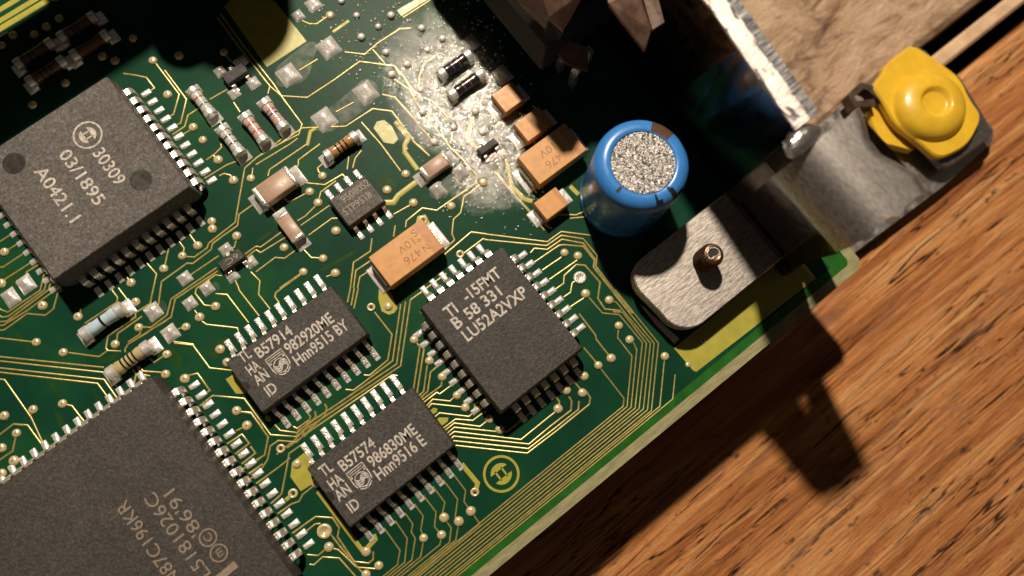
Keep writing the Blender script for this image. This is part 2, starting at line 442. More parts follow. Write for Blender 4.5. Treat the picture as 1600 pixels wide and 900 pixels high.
# ------------------------------------------------------------------ circuit board
X0, X1, Y0, Y1 = -76.0, 32.9, -22.0, 78.0
board = thing('circuit_board', 'green circuit board with golden tracks lying above the wooden table', 'circuit board', (0, 0, 0))
b = MB()
out_ = [(X0, Y0), (X1 - 0.9, Y0), (X1, Y0 + 0.9), (X1, Y1), (X0, Y1)]
poly_prism(b, out_, -1.6, -0.03)
b.build('laminate', 'fr4', board)
b = MB()
poly_prism(b, [(X0, Y0 + 1.15), (X1 - 1.6, Y0 + 1.15), (X1 - 1.2, Y0 + 1.6), (X1 - 1.2, Y1), (X0, Y1)], -0.03, -0.008)
b.build('edge_mask', 'mask_light', board)['label'] = 'lighter green margin along the board edge'
b = MB()
poly_prism(b, [(X0, Y0 + 2.1), (X1 - 3.4, Y0 + 2.1), (X1 - 3.4, Y1), (X0, Y1)], -0.02, 0.0)
b.build('solder_mask', 'mask', board)

# tracks ----------------------------------------------------------
TR = []
def T(reg, *p, w=0.205):
    TR.append(([pt(reg, x, y) for x, y in p], w))
# upper left
T('G00', (-60, 165), (0, 130), (215, 0), (300, -55), w=0.62)
T('G00', (-60, 95), (0, 60), (100, 0), (160, -40), w=0.62)
T('G00', (-60, 215), (0, 180), (300, 0), (360, -40), w=0.70)
T('G00', (-20, 240), (0, 228), (45, 205), (85, 222))
T('G00', (770, 460), (845, 470), (915, 485), (965, 550), (930, 575))
T('G00', (965, 385), (1120, 590), (1085, 715), (1045, 735))
T('G00', (1030, 440), (1165, 620), (1130, 770), (1085, 790))
T('G00', (1310, 622), (1420, 560))
T('G00', (1250, 672), (1175, 720), (1155, 790), (1080, 840))
T('G00', (1130, 850), (1210, 800))
T('G00', (1400, 330), (1450, 390))
T('G00', (1460, 640), (1500, 700))
T('P', (340, 27), (372.5, 72), (400, 107), (422, 135), (440, 150), (480, 152.5), (522, 125), (562, 96), (600, 101), (617, 103), (632, 122), (652, 150), (675, 157), (700, 185))
T('P', (345, 22), (380, 70.5), (428, 132), (441, 152), (472, 194), (467, 210), (437, 225), (400, 247))
T('G00', (1345, 720), (1390, 780))
T('G01', (75, 585), (85, 545))
T('G01', (290, 130), (335, 150), (380, 150), (435, 110), (465, 95))
T('G01', (480, 200), (580, 130), w=0.42)
T('G01', (270, 440), (385, 370))
T('G01', (500, 700), (610, 640))
T('G01', (555, 325), (680, 340), (760, 270), (900, 180), (970, 175))
T('G01', (790, 590), (870, 610), (960, 710), (1110, 890))
T('G01', (320, 910), (340, 820), (375, 800), w=0.4)
T('G01', (150, 900), (290, 800), (560, 790), (730, 680), (850, 695), (1000, 900), (1085, 975), w=0.2)
T('G01', (660, 765), (780, 900), (905, 1070))
T('G01', (870, 760), (955, 860), (930, 905), (930, 950), (1010, 1060), w=0.55)
T('G01', (730, 310), (800, 390))
T('G01', (860, 490), (960, 560), (1000, 640), (1105, 780), (1220, 925), (1375, 1085))
T('G01', (870, 420), (900, 470))
T('G01', (1150, 330), (1050, 400), (1020, 480), (1015, 545))
T('G01', (920, 110), (1090, 0))
T('G01', (1350, 740), (1320, 860), (1400, 950), w=0.45)
T('G01', (1235, 800), (1215, 900))
T('X7', (265, 480), (280, 560), (300, 640), (370, 715), (420, 730), w=0.5)
T('X7', (205, 545), (300, 670), (490, 900))
T('X7', (75, 235), (40, 330), (45, 380), (95, 415), w=0.5)
T('X7', (640, 640), (690, 690), w=0.5)
T('X7', (640, 830), (750, 820))
# around the grey square package
T('G10', (0, 610), (110, 540)); T('G10', (30, 675), (150, 600)); T('G10', (-10, 770), (20, 770), (185, 660))
T('G10', (0, 870), (40, 840), (235, 715))
T('Y4', (225, 180), (235, 140), (355, 65))
T('Y4', (405, 150), (385, 170), (355, 300), (70, 495), (0, 470), (-30, 430))
T('Y4', (440, 190), (415, 210), (390, 300), (75, 530), (20, 540), (-20, 515))
T('Y4', (475, 225), (440, 250), (430, 295), (60, 575), (-20, 580))
T('Y4', (510, 260), (475, 290), (470, 310), (240, 480), (30, 610), (-20, 612))
T('Y4', (545, 295), (510, 320), (470, 465), (400, 522), (240, 507), (40, 650), (-20, 655))
T('Y4', (-20, 720), (320, 760))
T('Y4', (700, 540), (710, 460))
T('G10', (1290, 100), (1340, 65), (1385, 20), (1380, 0)); T('G10', (1280, 215), (1420, 130), (1480, 108))
T('G10', (1330, 70), (1365, 100)); T('G10', (1370, 200), (1400, 185), (1440, 195), (1460, 225))
T('G10', (1600, 90), (1530, 150), (1470, 490), (1305, 620), (1295, 650), (1215, 708), (1150, 703))
T('G10', (1600, 365), (1495, 440), (1485, 510), (1330, 620), (1320, 660), (1205, 748), (1170, 745), (1010, 860), (980, 1085))
T('G10', (1580, 150), (1575, 200))
T('G10', (1480, 590), (1465, 645), (1420, 670))
T('G10', (1185, 565), (1235, 635)); T('G10', (1120, 610), (1150, 650), (1145, 700)); T('G10', (1055, 650), (1028, 770)); T('G10', (790, 830), (820, 870))
T('Y6', (165, 175), (250, 270), (195, 530), (70, 610), (65, 650), (0, 695), (-175, 815), (-195, 920), (-180, 945), (-60, 950))
T('G20', (430, 405), (620, 430), (672, 392))
T('Y4', (1025, 750), (1035, 680), (1125, 620), (1250, 530))
T('G20', (690, 0), (735, 60), (730, 90), (530, 222)); T('G20', (740, 0), (800, 80), (850, 87)); T('G20', (820, 85), (770, 98), (745, 115))
T('Y6', (780, 215), (380, 490), (345, 630), (200, 742), (100, 735))
T('Y6', (790, 245), (415, 490), (380, 650), (0, 890), (-25, 930), (-25, 960))
T('Y6', (825, 288), (770, 280), (600, 400), (590, 440), (670, 545), (770, 555))
T('Y6', (110, 770), (105, 800), (0, 870))
T('Y6', (550, 280), (800, 110))
T('Y6', (770, 445), (870, 452), (1060, 700)); T('Y6', (940, 320), (970, 390)); T('Z1', (310, 150), (340, 240), (650, 640))
T('Y6', (585, 590), (630, 650)); T('Y6', (640, 680), (690, 715), (960, 745), (970, 775))
T('Y6', (400, 865), (570, 888), (580, 905)); T('G20', (1090, 345), (1205, 357), (1310, 500), (1460, 517))
T('Y6', (440, 755), (515, 735))
T('Z1', (520, -50), (570, 0), (660, 90), (640, 300), (820, 530)); T('Z1', (1330, -30), (1290, 0), (910, 270), (895, 340), (960, 430))
T('G20', (1040, 415), (965, 465), (935, 440)); T('G20', (870, 490), (895, 520), (1035, 530)); T('G20', (830, 510), (850, 540), (835, 610), (855, 640)); T('G20', (860, 490), (880, 540), (940, 550))
# lower left
T('G20', (-20, 428), (650, 497)); T('G20', (-20, 455), (650, 528), (715, 600), (790, 690))
T('G20', (-20, 498), (650, 572), (750, 715)); T('G20', (-20, 525), (610, 597), (715, 740))
T('G20', (-20, 567), (30, 575), (195, 810), (300, 1040)); T('G20', (195, 790), (210, 762))
T('Y5', (0, 535), (95, 462), (195, 470), (340, 670)); T('G20', (395, 725), (450, 737), (545, 860))
T('Y5', (85, 840), (100, 805), (215, 717), (265, 727)); T('Y5', (425, 625), (398, 590), (510, 510), (535, 535))
T('Y5', (115, 525), (90, 650), (-10, 720)); T('Y5', (15, 810), (35, 840), (55, 875))
# right of the large chip
T('Z6', (220, 72), (260, 35), (330, 20), (440, 170), (400, 195)); T('Z6', (350, 305), (465, 215), (740, 240), (900, 460))
T('Z6', (700, 355), (800, 370), (900, 500)); T('Z6', (670, 525), (770, 475)); T('Z6', (590, 640), (720, 555), (785, 635), (660, 730)); T('Z6', (795, 660), (840, 720), (720, 815))
T('Z6', (850, 790), (900, 750)); T('Z6', (780, 900), (905, 815))
T('Z7', (110, 60), (195, 0)); T('Z7', (170, 145), (370, 0), (470, -80)); T('Z7', (300, 320), (395, 235), (440, 0), (460, -120), (560, -190))
T('Z7', (360, 410), (480, 325), (550, 300), (580, 240), (690, 155)); T('Z7', (490, 580), (695, 435), (840, 445), (900, 530), (885, 610), (1030, 830), (1160, 845), (1200, 810), (1200, 740))
T('Z7', (615, 560), (690, 500), (735, 495)); T('Z7', (620, 770), (715, 778), (800, 705)); T('Z7', (800, 705), (890, 725), (1050, 880), (1230, 895))
T('Z7', (640, 855), (680, 860), (755, 790), (900, 800), (1060, 980)); T('Z7', (825, 590), (910, 700), (1130, 960))
T('Z7', (430, 290), (490, 240), w=0.42)
T('Y8', (275, 580), (325, 635), (480, 655), (580, 555), (590, 510), (545, 450)); T('Y8', (630, 465), (640, 510), (480, 690), (240, 672), (5, 350))
T('Y8', (440, 600), (475, 618), (575, 545))
T('Y8', (715, 400), (735, 430), (720, 500), (470, 737), (310, 722), (240, 770), (215, 890), (150, 990), (-10, 1120))
T('Y8', (0, 470), (65, 475), (220, 690), (190, 850), (120, 890), (-40, 1000))
# between the chips
T('G21', (740, 150), (850, 290), (825, 450), (710, 547), (675, 545))
T('G21', (905, 100), (855, 455), (610, 640), (560, 635))
T('G21', (935, 85), (880, 475), (265, 890), (255, 940), (130, 1040))
T('G21', (965, 75), (905, 487), (300, 890), (290, 930), (195, 1000))
T('G21', (1070, 0), (965, 75)); T('G21', (885, 548), (850, 545), (330, 900), (300, 930))
T('G21', (590, 0), (572, 90)); T('G21', (615, 0), (595, 110)); T('G21', (640, 0), (612, 130))
T('Y2', (45, 290), (75, 330), (90, 352), (35, 720)); T('Y2', (180, 310), (130, 350), (65, 760)); T('Y2', (155, 510), (125, 740), (75, 785))
T('Y2', (305, 470), (185, 570), (160, 740), (95, 800)); T('Y2', (285, 640), (280, 690), (105, 820)); T('Y2', (430, 640), (265, 765), (240, 750), (125, 838))
for a in (((60, 270), (130, 230)), ((195, 430), (240, 390)), ((310, 590), (370, 550)), ((440, 755), (490, 720)), ((510, 845), (555, 800))): T('Y2', *a)
T('Y7', (130, 215), (205, 135), (355, 152), (400, 110)); T('Y7', (150, 225), (195, 175), (455, 203)); T('Y7', (205, 305), (265, 255), (520, 287), (570, 250), (575, 180), (610, 150))
T('Y7', (290, 395), (405, 310), (555, 322), (675, 235)); T('Y7', (310, 412), (395, 345), (620, 375), (690, 320)); T('Y7', (330, 435), (395, 382), (770, 420), (860, 417), (1100, 220))
T('Y7', (345, 457), (395, 420), (980, 490), (1238, 280), (1310, 225)); T('Y7', (360, 485), (390, 460), (1050, 530), (1238, 372), (1420, 232), (1425, 150), (1400, 110))
T('Y7', (370, 520), (390, 500), (1045, 570), (1280, 388), (1485, 225), (1490, 150)); T('Y7', (380, 545), (395, 540), (1035, 610), (1290, 415), (1580, 180), (1590, 120), (1550, 60))
# above and right of the tall grey PLCC
T('G11', (0, 90), (120, 0), (160, -30)); T('G11', (0, 130), (215, 0), (260, -35)); T('G11', (75, 200), (85, 160), (320, 0)); T('G11', (240, 160), (265, 130), (265, 100), (400, 0))
T('G11', (275, 240), (430, 255), (540, 190), (565, 215)); T('G11', (180, 340), (200, 360), (225, 355), (330, 300)); T('G11', (395, 340), (405, 300), (500, 230))
T('G11', (385, 375), (310, 450), (260, 480)); T('G11', (280, 510), (460, 385)); T('G11', (330, 570), (475, 465), (510, 465)); T('G11', (415, 200), (390, 170), (385, 150), (415, 125))
T('G11', (570, 160), (580, 80)); T('G11', (605, 150), (620, 90), (660, 40)); T('G11', (800, 365), (860, 365), (890, 320), (1010, 230), w=0.62)
T('G11', (1005, 0), (1085, 75)); T('G11', (860, 440), (985, 370)); T('G11', (870, 510), (860, 580))
T('G11', (725, 590), (715, 670), (610, 740), (590, 900)); T('G11', (740, 715), (625, 790), (610, 900)); T('G11', (740, 775), (650, 830), (635, 900))
T('G11', (935, 520), (940, 480), (1040, 400), (1130, 415), (1380, 240), (1375, 190), (1230, 30))
T('G11', (1420, 245), (1300, 330), (1280, 430), (1235, 470), (1225, 560), (1242, 600), (1180, 660))
T('G11', (1180, 690), (1345, 550), (1440, 562)); T('G11', (1290, 690), (1420, 592), (1440, 600)); T('G11', (1060, 905), (1190, 810))
T('G11', (0, 640), (30, 645), (160, 550)); T('G11', (0, 662), (30, 680), (190, 580)); T('G10', (1530, 690), (1600, 640)); T('G10', (1545, 705), (1600, 662))
T('G11', (0, 800), (120, 710), (180, 715), (260, 655)); T('G11', (150, 900), (295, 800)); T('G11', (280, 640), (345, 710), (420, 715)); T('G11', (90, 390), (130, 440)); T('G11', (440, 830), (495, 810)); T('G11', (1490, 170), (1600, 300), (1780, 490), (1850, 530))
T('P', (738, 363), (760, 366), (855, 378), (877, 362), (925, 368)); T('P', (757, 374), (762, 375), (854, 384), (877, 368), (911, 373), (933, 399), (931, 416), (960, 454), (989, 490))
T('P', (829, 395), (835, 388), (855, 390), (878, 374), (911, 380), (929, 404), (928, 418), (957, 455), (985, 490))
T('Z8', (420, 225), (640, 75), (680, 70), (850, 85), (950, 205), (940, 265), (1080, 440))
T('P', (852, 348), (872, 335), (900, 336), (922, 327)); T('Z8', (490, 295), (660, 180)); T('Z8', (555, 375), (800, 205)); T('Z8', (610, 460), (680, 410), (685, 340), (790, 245), (865, 250), (1000, 400), (980, 540), (1040, 635), (1180, 650))
T('Z8', (680, 530), (740, 490), (755, 405), (800, 380)); T('Z8', (740, 615), (870, 530)); T('Z8', (815, 675), (960, 865), (965, 900), (1090, 1060)); T('Y3', (850, 150), (985, 310))
T('Y3', (720, 450), (835, 590)); T('Y3', (805, 370), (850, 420)); T('Y3', (620, 520), (670, 570)); T('Y3', (530, 590), (605, 690), (600, 740))
# the long bus along the edge
XE = -46.0
def bus(reg, *p, w=0.165):
    q = [pt(reg, x, y) for x, y in p]
    q.append(Vector((XE, q[-1].y - 0.02, 0)))
    TR.append((q, w))
bus('G22', (540, 485), (700, 690), (695, 740))
bus('G22', (668, 238), (660, 310), (750, 425), (720, 742))
bus('G22', (735, 323), (760, 345), (780, 385), (745, 747))
bus('G22', (462, 38), (565, 157), (670, 167), (815, 340), (770, 752))
bus('G22', (632, 150), (690, 152), (840, 345), (795, 755))
bus('G22', (608, 78), (650, 88), (865, 345), (822, 757))
bus('G22', (640, 40), (888, 345), (848, 762))
bus('G22', (645, 10), (915, 345), (872, 767))
bus('G22', (955, 427), (925, 740))
bus('G22', (1020, 540), (1005, 695))
for q in (((800, 600), (900, 740), (885, 830)), ((870, 555), (945, 665), (930, 815)), ((930, 505), (980, 575), (970, 625), (995, 665), (975, 800)),
          ((990, 450), (1045, 525), (1030, 610), (1050, 665), (1030, 780)), ((1045, 395), (1125, 500), (1115, 590), (1160, 645), (1150, 705)),
          ((1105, 340), (1180, 440), (1165, 510), (1175, 535), (1220, 600), (1210, 690)), ((1170, 300), (1260, 420), (1245, 530), (1268, 560), (1250, 675)),
          ((1230, 260), (1310, 365), (1300, 435), (1343, 495), (1400, 575))):
    bus('G31', *q)
T('G31', (1285, 200), (1385, 320), (1372, 370), w=0.5)
T('G31', (385, 370), (690, 775), w=0.46); T('G31', (735, 640), (745, 670), (700, 720), w=0.5)
for k, (p, wd) in enumerate(TR):
    trace_mesh(p, wd, 0.065 if wd < 0.3 else 0.045).build('trace', 'trace' if wd < 0.4 else 'copper', board, smooth=True, angle=50)

# exposed-looking copper areas
def area(reg, *p, name='copper_area', material='copper', z=0.012, label=None):
    b = MB(); q = [pt(reg, x, y) for x, y in p]
    if name in ('mask_patch', 'flux_stain'):
        for _ in range(3): q = [c_ for i in range(len(q)) for c_ in (q[i] * 0.75 + q[(i + 1) % len(q)] * 0.25, q[i] * 0.25 + q[(i + 1) % len(q)] * 0.75)]
    poly_prism(b, q, -0.01, z)
    o = b.build(name, material, board)
    if label: o['label'] = label
    return o
area('P', (385, -25), (432, 5), (479, 64.5), (417, 105), (350, 10), label='yellow copper pad at the top, half in shadow')
area('P', (1053, 544), (1083, 579), (1088, 581), (1182, 508), (1275, 435), (1232, 380), (1180, 420), (1120, 490), label='yellow copper pad under the bracket foot')
area('G20', (1410, 570), (1475, 530), (1600, 660), (1475, 660)); area('G31', (215, 280), (225, 190), (300, 130), (345, 150), (375, 290), (345, 330), (280, 370))
area('G21', (770, -20), (810, -10), (850, 50), (885, 125), (865, 155), (830, 167), (785, 145), (765, 70)); area('Y7', (175, 240), (210, 208), (245, 215), (240, 245), (200, 270)); area('Y7', (230, 325), (260, 293), (342, 295), (335, 330), (275, 372))
area('G01', (735, 800), (755, 760), (800, 750), (850, 790), (890, 870), (860, 900), (800, 890)); area('G01', (880, 65), (1010, -10), (1075, -5), (910, 100))
area('Y8', (190, 520), (205, 495), (235, 510), (250, 550), (225, 560), (195, 545)); area('G11', (1010, 450), (1060, 440), (1090, 500), (1060, 540), (1000, 490))
area('G22', (505, 80), (870, 330), (1010, 470), (1000, 490), name='solder_strip', material='tin', z=0.05) if False else None
area('X1', (120, 590), (140, 600), (305, 750), (280, 772), (200, 690), name='solder_strip', material='tinrough', z=0.06)
for q in (((90, 270), (130, 290), (240, 450), (190, 430)), ((300, 590), (340, 600), (400, 690), (370, 700)), ((560, 620), (600, 620), (670, 760), (640, 770)), ((330, 770), (360, 760), (430, 890), (380, 890)),
          ((600, 450), (700, 420), (780, 370), (760, 430), (640, 490)), ((850, 260), (960, 200), (1060, 190), (880, 300)), ((980, 340), (1130, 390), (1140, 500), (1080, 480)), ((1290, 370), (1440, 290), (1460, 330), (1330, 470))):
    area('G20', *q, name='mask_patch', material='mask_olive', z=0.004)
for q in (((380, 790), (640, 650), (690, 640), (430, 800)), ((740, 230), (790, 190), (850, 220), (900, 250), (800, 310)), ((0, 600), (90, 540), (100, 560), (0, 630))):
    area('G11', *q, name='mask_patch', material='mask_olive', z=0.004)
for q in (((0, 830), (60, 770), (130, 800), (160, 880), (90, 905), (0, 900)),):
    area('G10', *q, name='mask_patch', material='mask_olive', z=0.004)
for reg, q in (('X8', ((520, 720), (640, 620), (860, 440), (940, 430), (990, 470), (930, 600), (900, 760), (830, 850), (650, 905), (540, 900))), ('G01', ((330, 740), (480, 660), (600, 560), (680, 480), (760, 520), (770, 590), (690, 680), (560, 770), (440, 840), (350, 800))),
               ('G11', ((1080, 290), (1170, 180), (1300, 150), (1350, 220), (1210, 290), (1180, 340), (1090, 340))), ('Y6', ((270, 520), (320, 490), (350, 590), (300, 600))), ('Y6', ((740, 340), (790, 340), (815, 410), (770, 420)))):
    area(reg, *q, name='flux_stain', material='stain', z=0.007)
# emblem etched in copper: ring with armature
def arc(cx, cy, r, a0, a1, n=20):
    return [(cx + r * math.cos(math.radians(a0 + (a1 - a0) * k / n)), cy + r * math.sin(math.radians(a0 + (a1 - a0) * k / n))) for k in range(n + 1)]
def stroke(b, pts, wd, z0, z1, closed=False):
    P = [Vector(p) for p in pts]; n = len(P); L = []; Rr = []
    for i in range(n):
        a = P[i - 1] if (i > 0 or closed) else P[i]; c = P[(i + 1) % n] if (i < n - 1 or closed) else P[i]
        d = (c - a).normalized(); nn = Vector((-d.y, d.x)) * wd / 2
        L.append(P[i] + nn); Rr.append(P[i] - nn)
    lo = [[(L[i].x, L[i].y, z0), (Rr[i].x, Rr[i].y, z0), (Rr[i].x, Rr[i].y, z1), (L[i].x, L[i].y, z1)] for i in range(n)]
    if closed: b.loft(lo + [lo[0]], False, False)
    else: b.loft(lo)
def emblem(parent, cx, cy, r, z0, z1, material, name, turn=0.0, heavy=0.16):
    b = MB(); rot = lambda p: (cx + p[0] * math.cos(turn) - p[1] * math.sin(turn), cy + p[0] * math.sin(turn) + p[1] * math.cos(turn))
    stroke(b, [rot(p) for p in arc(0, 0, r, 0, 360, 36)[:-1]], heavy * r, z0, z1, True)
    for s in (1, -1):
        seg = [(0.62 * r * math.cos(math.radians(a)), s * 0.62 * r * math.sin(math.radians(a))) for a in range(22, 160, 8)]
        seg = [rot(p) for p in seg]; poly_prism(b, seg, z0, z1)
        stroke(b, [rot((s * 0.22 * r, -0.30 * r)), rot((s * 0.22 * r, 0.30 * r))], heavy * 0.75 * r, z0, z1)
    return b.build(name, material, parent)
e = pt('Y7', 806, 790)
emblem(board, e.x, e.y, 1.78, -0.01, 0.04, 'copper', 'etched_emblem', 0.0, 0.15)

# vias ------------------------------------------------------------
vb = MB(); vb.revolve([(0.50, -0.01), (0.48, 0.09), (0.40, 0.20), (0.27, 0.275), (0.12, 0.30)], n=20)
VIA = vb.mesh('via', 'via', True, 60)
vb = MB(); vb.revolve([(0.50, -0.01), (0.49, 0.07), (0.42, 0.15), (0.30, 0.15), (0.22, 0.05), (0.20, 0.02)], n=20)
VIAH = vb.mesh('via', 'via', True, 60)
hb = MB(); hb.revolve([(0.205, 0.015), (0.20, 0.022)], n=14)
HOLE = hb.mesh('via_hole', 'dark')
db = MB(); db.revolve([(0.085, 0.285), (0.075, 0.304)], n=10)
DOT = db.mesh('via_pit', 'dark')
nb_ = MB(); nb_.revolve([(0.16, 0.10), (0.15, 0.24), (0.09, 0.32), (0.02, 0.345)], n=12)
NUB = nb_.mesh('solder_nub', 'tin', True)
VP = [(239, 95, 1), (262, 148), (302, 199), (317, 219), (350, 82), (3, 71), (21, 55), (54, 54), (73, 42), (93, 29), (341, 250), (365, 282), (392, 279), (7, 394), (331, 346), (332, 358), (309, 384), (285, 400), (370, 369), (256, 420), (205, 442), (2, 443),
      (504, 275), (484, 300), (497, 317), (525, 361), (444, 387), (505, 404), (474, 425), (524, 427), (605, 297), (646, 317), (634, 272), (755, 285), (705, 322), (719, 397, 2), (661, 344, 2), (67, 478), (122, 495), (57, 535), (99, 551), (180, 538), (217, 512), (212, 472), (291, 511), (337, 479), (312, 496), (261, 554), (259, 585), (289, 592), (98, 631), (52, 640), (7, 650), (26, 677), (3, 700), (22, 720), (3, 740), (370, 642), (386, 665), (344, 546), (355, 566),
      (580, 480, 2), (647, 531), (671, 564), (691, 589), (714, 618), (727, 637), (765, 655), (781, 671), (607, 479), (663, 486), (915, 459), (952, 469), (967, 509), (984, 531), (955, 560), (935, 571), (913, 588), (885, 610), (910, 614), (872, 639), (1039, 557), (882, 395), (903, 400),
      (439, 701, 2), (458, 771, 2), (514, 855), (572, 862), (592, 884), (572, 898), (662, 841), (690, 836), (694, 809), (717, 815), (736, 799), (742, 769, 2), (464, 725), (494, 755), (516, 24), (280, 87), (208, 60), (160, 88), (180, 95), (51, 164), (102, 130), (1075, 570), (1099, 532, 2)]
for k, q in enumerate(VP):
    p = un(q[0], q[1]); kind = q[2] if len(q) > 2 else 0
    s = 1.0 + random.uniform(-0.08, 0.06)
    if q[0] > 1070: s = 0.62
    o = ob('via', VIAH if kind == 2 else VIA, board, (p.x, p.y, 0), random.uniform(0, 6.28)); o.scale = (s, s, s)
    if kind == 2: ob('via_hole', HOLE, o)
    elif q[0] < 420: ob('via_pit', DOT, o); nn = ob('solder_nub', NUB, o, (0, 0, 0)); a = math.radians(38 - math.degrees(o.rotation_euler.z)); nn.location = (0.30 * math.cos(a), 0.30 * math.sin(a), -0.08)
for (x, y, r) in ((906, 434, 0.72), (507, 830, 0.78)):
    p = un(x, y); b = MB(); b.revolve([(r, -0.01), (r * 0.96, 0.14), (r * 0.78, 0.22), (r * 0.55, 0.18), (r * 0.42, 0.04)], n=28)
    o = b.build('ring_pad', 'tinrough' if x > 600 else 'via', board, True, 60, (p.x, p.y, 0))
    b = MB(); b.revolve([(r * 0.43, 0.02), (r * 0.42, 0.035)], n=20); b.build('via_hole', 'dark' if x > 600 else 'trace', o)
# shiny solder beads on test pads under the flux
bb = MB(); bb.revolve([(0.36, -0.01), (0.42, 0.12), (0.38, 0.30), (0.24, 0.44), (0.08, 0.49)], n=18)
M['bead'] = simple('bright_solder_bead', (0.86, 0.80, 0.74), 0.28, 0.25, nscale=3, nvar=0.1)
BEAD = bb.mesh('solder_bead', 'bead', True)
rb = MB(); rb.revolve([(0.62, -0.01), (0.60, 0.03), (0.36, 0.05)], n=18)
for x, y in ((630, 100), (765, 170), (660, 235), (845, 100), (1035, 180), (1165, 245), (1070, 315), (815, 330), (945, 405), (850, 470), (535, 10), (1030, 565), (1040, 705), (1235, 800), (1370, 700), (1415, 830), (1115, 890)):
    p = pt('G01', x, y); o = ob('solder_bead', BEAD, board, (p.x, p.y, 0), random.uniform(0, 6)); s = random.uniform(0.85, 1.1); o.scale = (s, s, s)

# solder mounds on empty pads --------------------------------------
def mound(sx, sy, h, seed, point=0.0, material='tin'):
    rnd = random.Random(seed); n = 10; vs = []; fs = []
    ox, oy = rnd.uniform(-0.15, 0.15) + point * 0.2, rnd.uniform(-0.15, 0.15) + point * 0.25
    for j in range(n + 1):
        for i in range(n + 1):
            u = 2 * i / n - 1; v_ = 2 * j / n - 1
            uu = (u - ox) / (1 - ox * (1 if u > ox else -1)) ; vv = (v_ - oy) / (1 - oy * (1 if v_ > oy else -1))
            q = max(0.0, 1 - abs(uu)) * max(0.0, 1 - abs(vv))
            z = h * (0.16 * (1 if max(abs(u), abs(v_)) < 0.99 else 0) + 0.84 * (q ** 0.62))
            vs.append((u * sx / 2, v_ * sy / 2, max(0, z)))
    for j in range(n):
        for i in range(n):
            a = j * (n + 1) + i; fs.append((a, a + 1, a + n + 2, a + n + 1))
    b = MB(); b.add(vs, fs)
    bb_ = MB(); 
    return b.mesh('solder_pad', material, True)
for k, (x, y, sx, sy, h) in enumerate(((513.7, 75, 2.2, 2.3, 0.75), (451, 117.5, 2.2, 2.3, 0.75), (572, 145, 2.2, 2.4, 0.75), (507, 187, 2.2, 2.4, 0.75), (466, 25, 1.2, 1.3, 0.5), (490, 7, 1.6, 1.6, 0.5), (17, 465, 1.5, 1.9, 0.6), (41, 444, 1.6, 1.9, 0.6),
                                    (289, 435, 1.4, 1.3, 0.55), (324, 451, 1.3, 1.3, 0.55), (297, 474, 1.3, 1.3, 0.5), (240, 487, 1.6, 1.7, 0.6), (266.5, 521, 1.6, 1.7, 0.65), (720, 270, 1.5, 1.7, 0.8), (684, 297, 1.5, 1.7, 0.8), (353, 390, 1.3, 1.2, 0.6), (392, 410, 1.2, 1.2, 0.5), (363, 431, 1.3, 1.3, 0.5),
                                    (376, 97, 1.5, 1.2, 0.5), (344, 112, 1.2, 1.2, 0.45), (366, 146, 1.2, 1.2, 0.5), (396, 130, 1.3, 1.3, 0.5), (735, 68, 1.8, 1.8, 0.7), (785, 117, 1.8, 2.1, 0.7), (757, 205, 1.0, 1.0, 0.4), (770, 245, 1.4, 1.2, 0.4), (785, 240, 1.0, 1.0, 0.3))):
    p = un(x, y); ob('solder_pad', mound(sx, sy, h, k, 1.0 if k < 16 else 0.3, 'tin' if k not in (22, 23, 24, 25, 26) else 'tinrough'), board, (p.x, p.y, 0.004))

# lumpy flux film --------------------------------------------------
def inpoly(x, y, P):
    c = False; j = len(P) - 1
    for i in range(len(P)):
        if (P[i][1] > y) != (P[j][1] > y) and x < (P[j][0] - P[i][0]) * (y - P[i][1]) / (P[j][1] - P[i][1]) + P[i][0]: c = not c
        j = i
    return c
def pdist(x, y, P):
    d = 1e9
    for i in range(len(P)):
        a = Vector(P[i]); c = Vector(P[(i + 1) % len(P)]); q = Vector((x, y)); t = max(0, min(1, (q - a).dot(c - a) / max(1e-9, (c - a).length_squared)))
        d = min(d, (q - a - (c - a) * t).length)
    return d
FP = [tuple(un(*q)[:2]) for q in ((520, -30), (720, -30), (790, 90), (820, 180), (830, 280), (850, 340), (770, 350), (700, 330), (700, 250), (630, 215), (570, 110), (500, 60))]
xs = [p[0] for p in FP]; ys = [p[1] for p in FP]
FCEN = Vector(un(750, 175)[:2])  # centre of the glare; flux amount and whiteness fall off from here
st = 0.24; nx = int((max(xs) - min(xs) + 5) / st); ny = int((max(ys) - min(ys) + 5) / st)
vs = []; am = []
from mathutils import noise as mnoise
for j in range(ny + 1):
    for i in range(nx + 1):
        x = min(xs) - 2.5 + i * st; y = min(ys) - 2.5 + j * st
        d = pdist(x, y, FP); ins = inpoly(x, y, FP)
        t = max(0.0, min(1.0, 0.42 + (d if ins else -d) / 4.5))
        a_ = max(0.0, min(1.0, t + 0.35 * mnoise.noise(Vector((x * 0.5, y * 0.5, 3.0)))))
        if d > 2.4 and not ins: a_ = 0
        dd = (Vector((x, y)) - FCEN).length; a_ *= max(0.30, min(1.0, 1.50 - dd / 12.0))
        am.append(a_)
        vs.append((x, y, 0.062 + 0.035 * a_ * (1 + mnoise.noise(Vector((x * 1.1, y * 1.1, 0.5))))))
fs = []
for j in range(ny):
    for i in range(nx):
        a = j * (nx + 1) + i; q = (a, a + 1, a + nx + 2, a + nx + 1)
        if max(am[k] for k in q) > 0.01: fs.append(q)
b = MB(); b.add(vs, fs); me = b.mesh('flux_residue', 'flux', True)
at_ = me.attributes.new('amount', 'FLOAT', 'POINT'); at_.data.foreach_set('value', am)
sb_ = MB(); rq = random.Random(11); cnt = 0
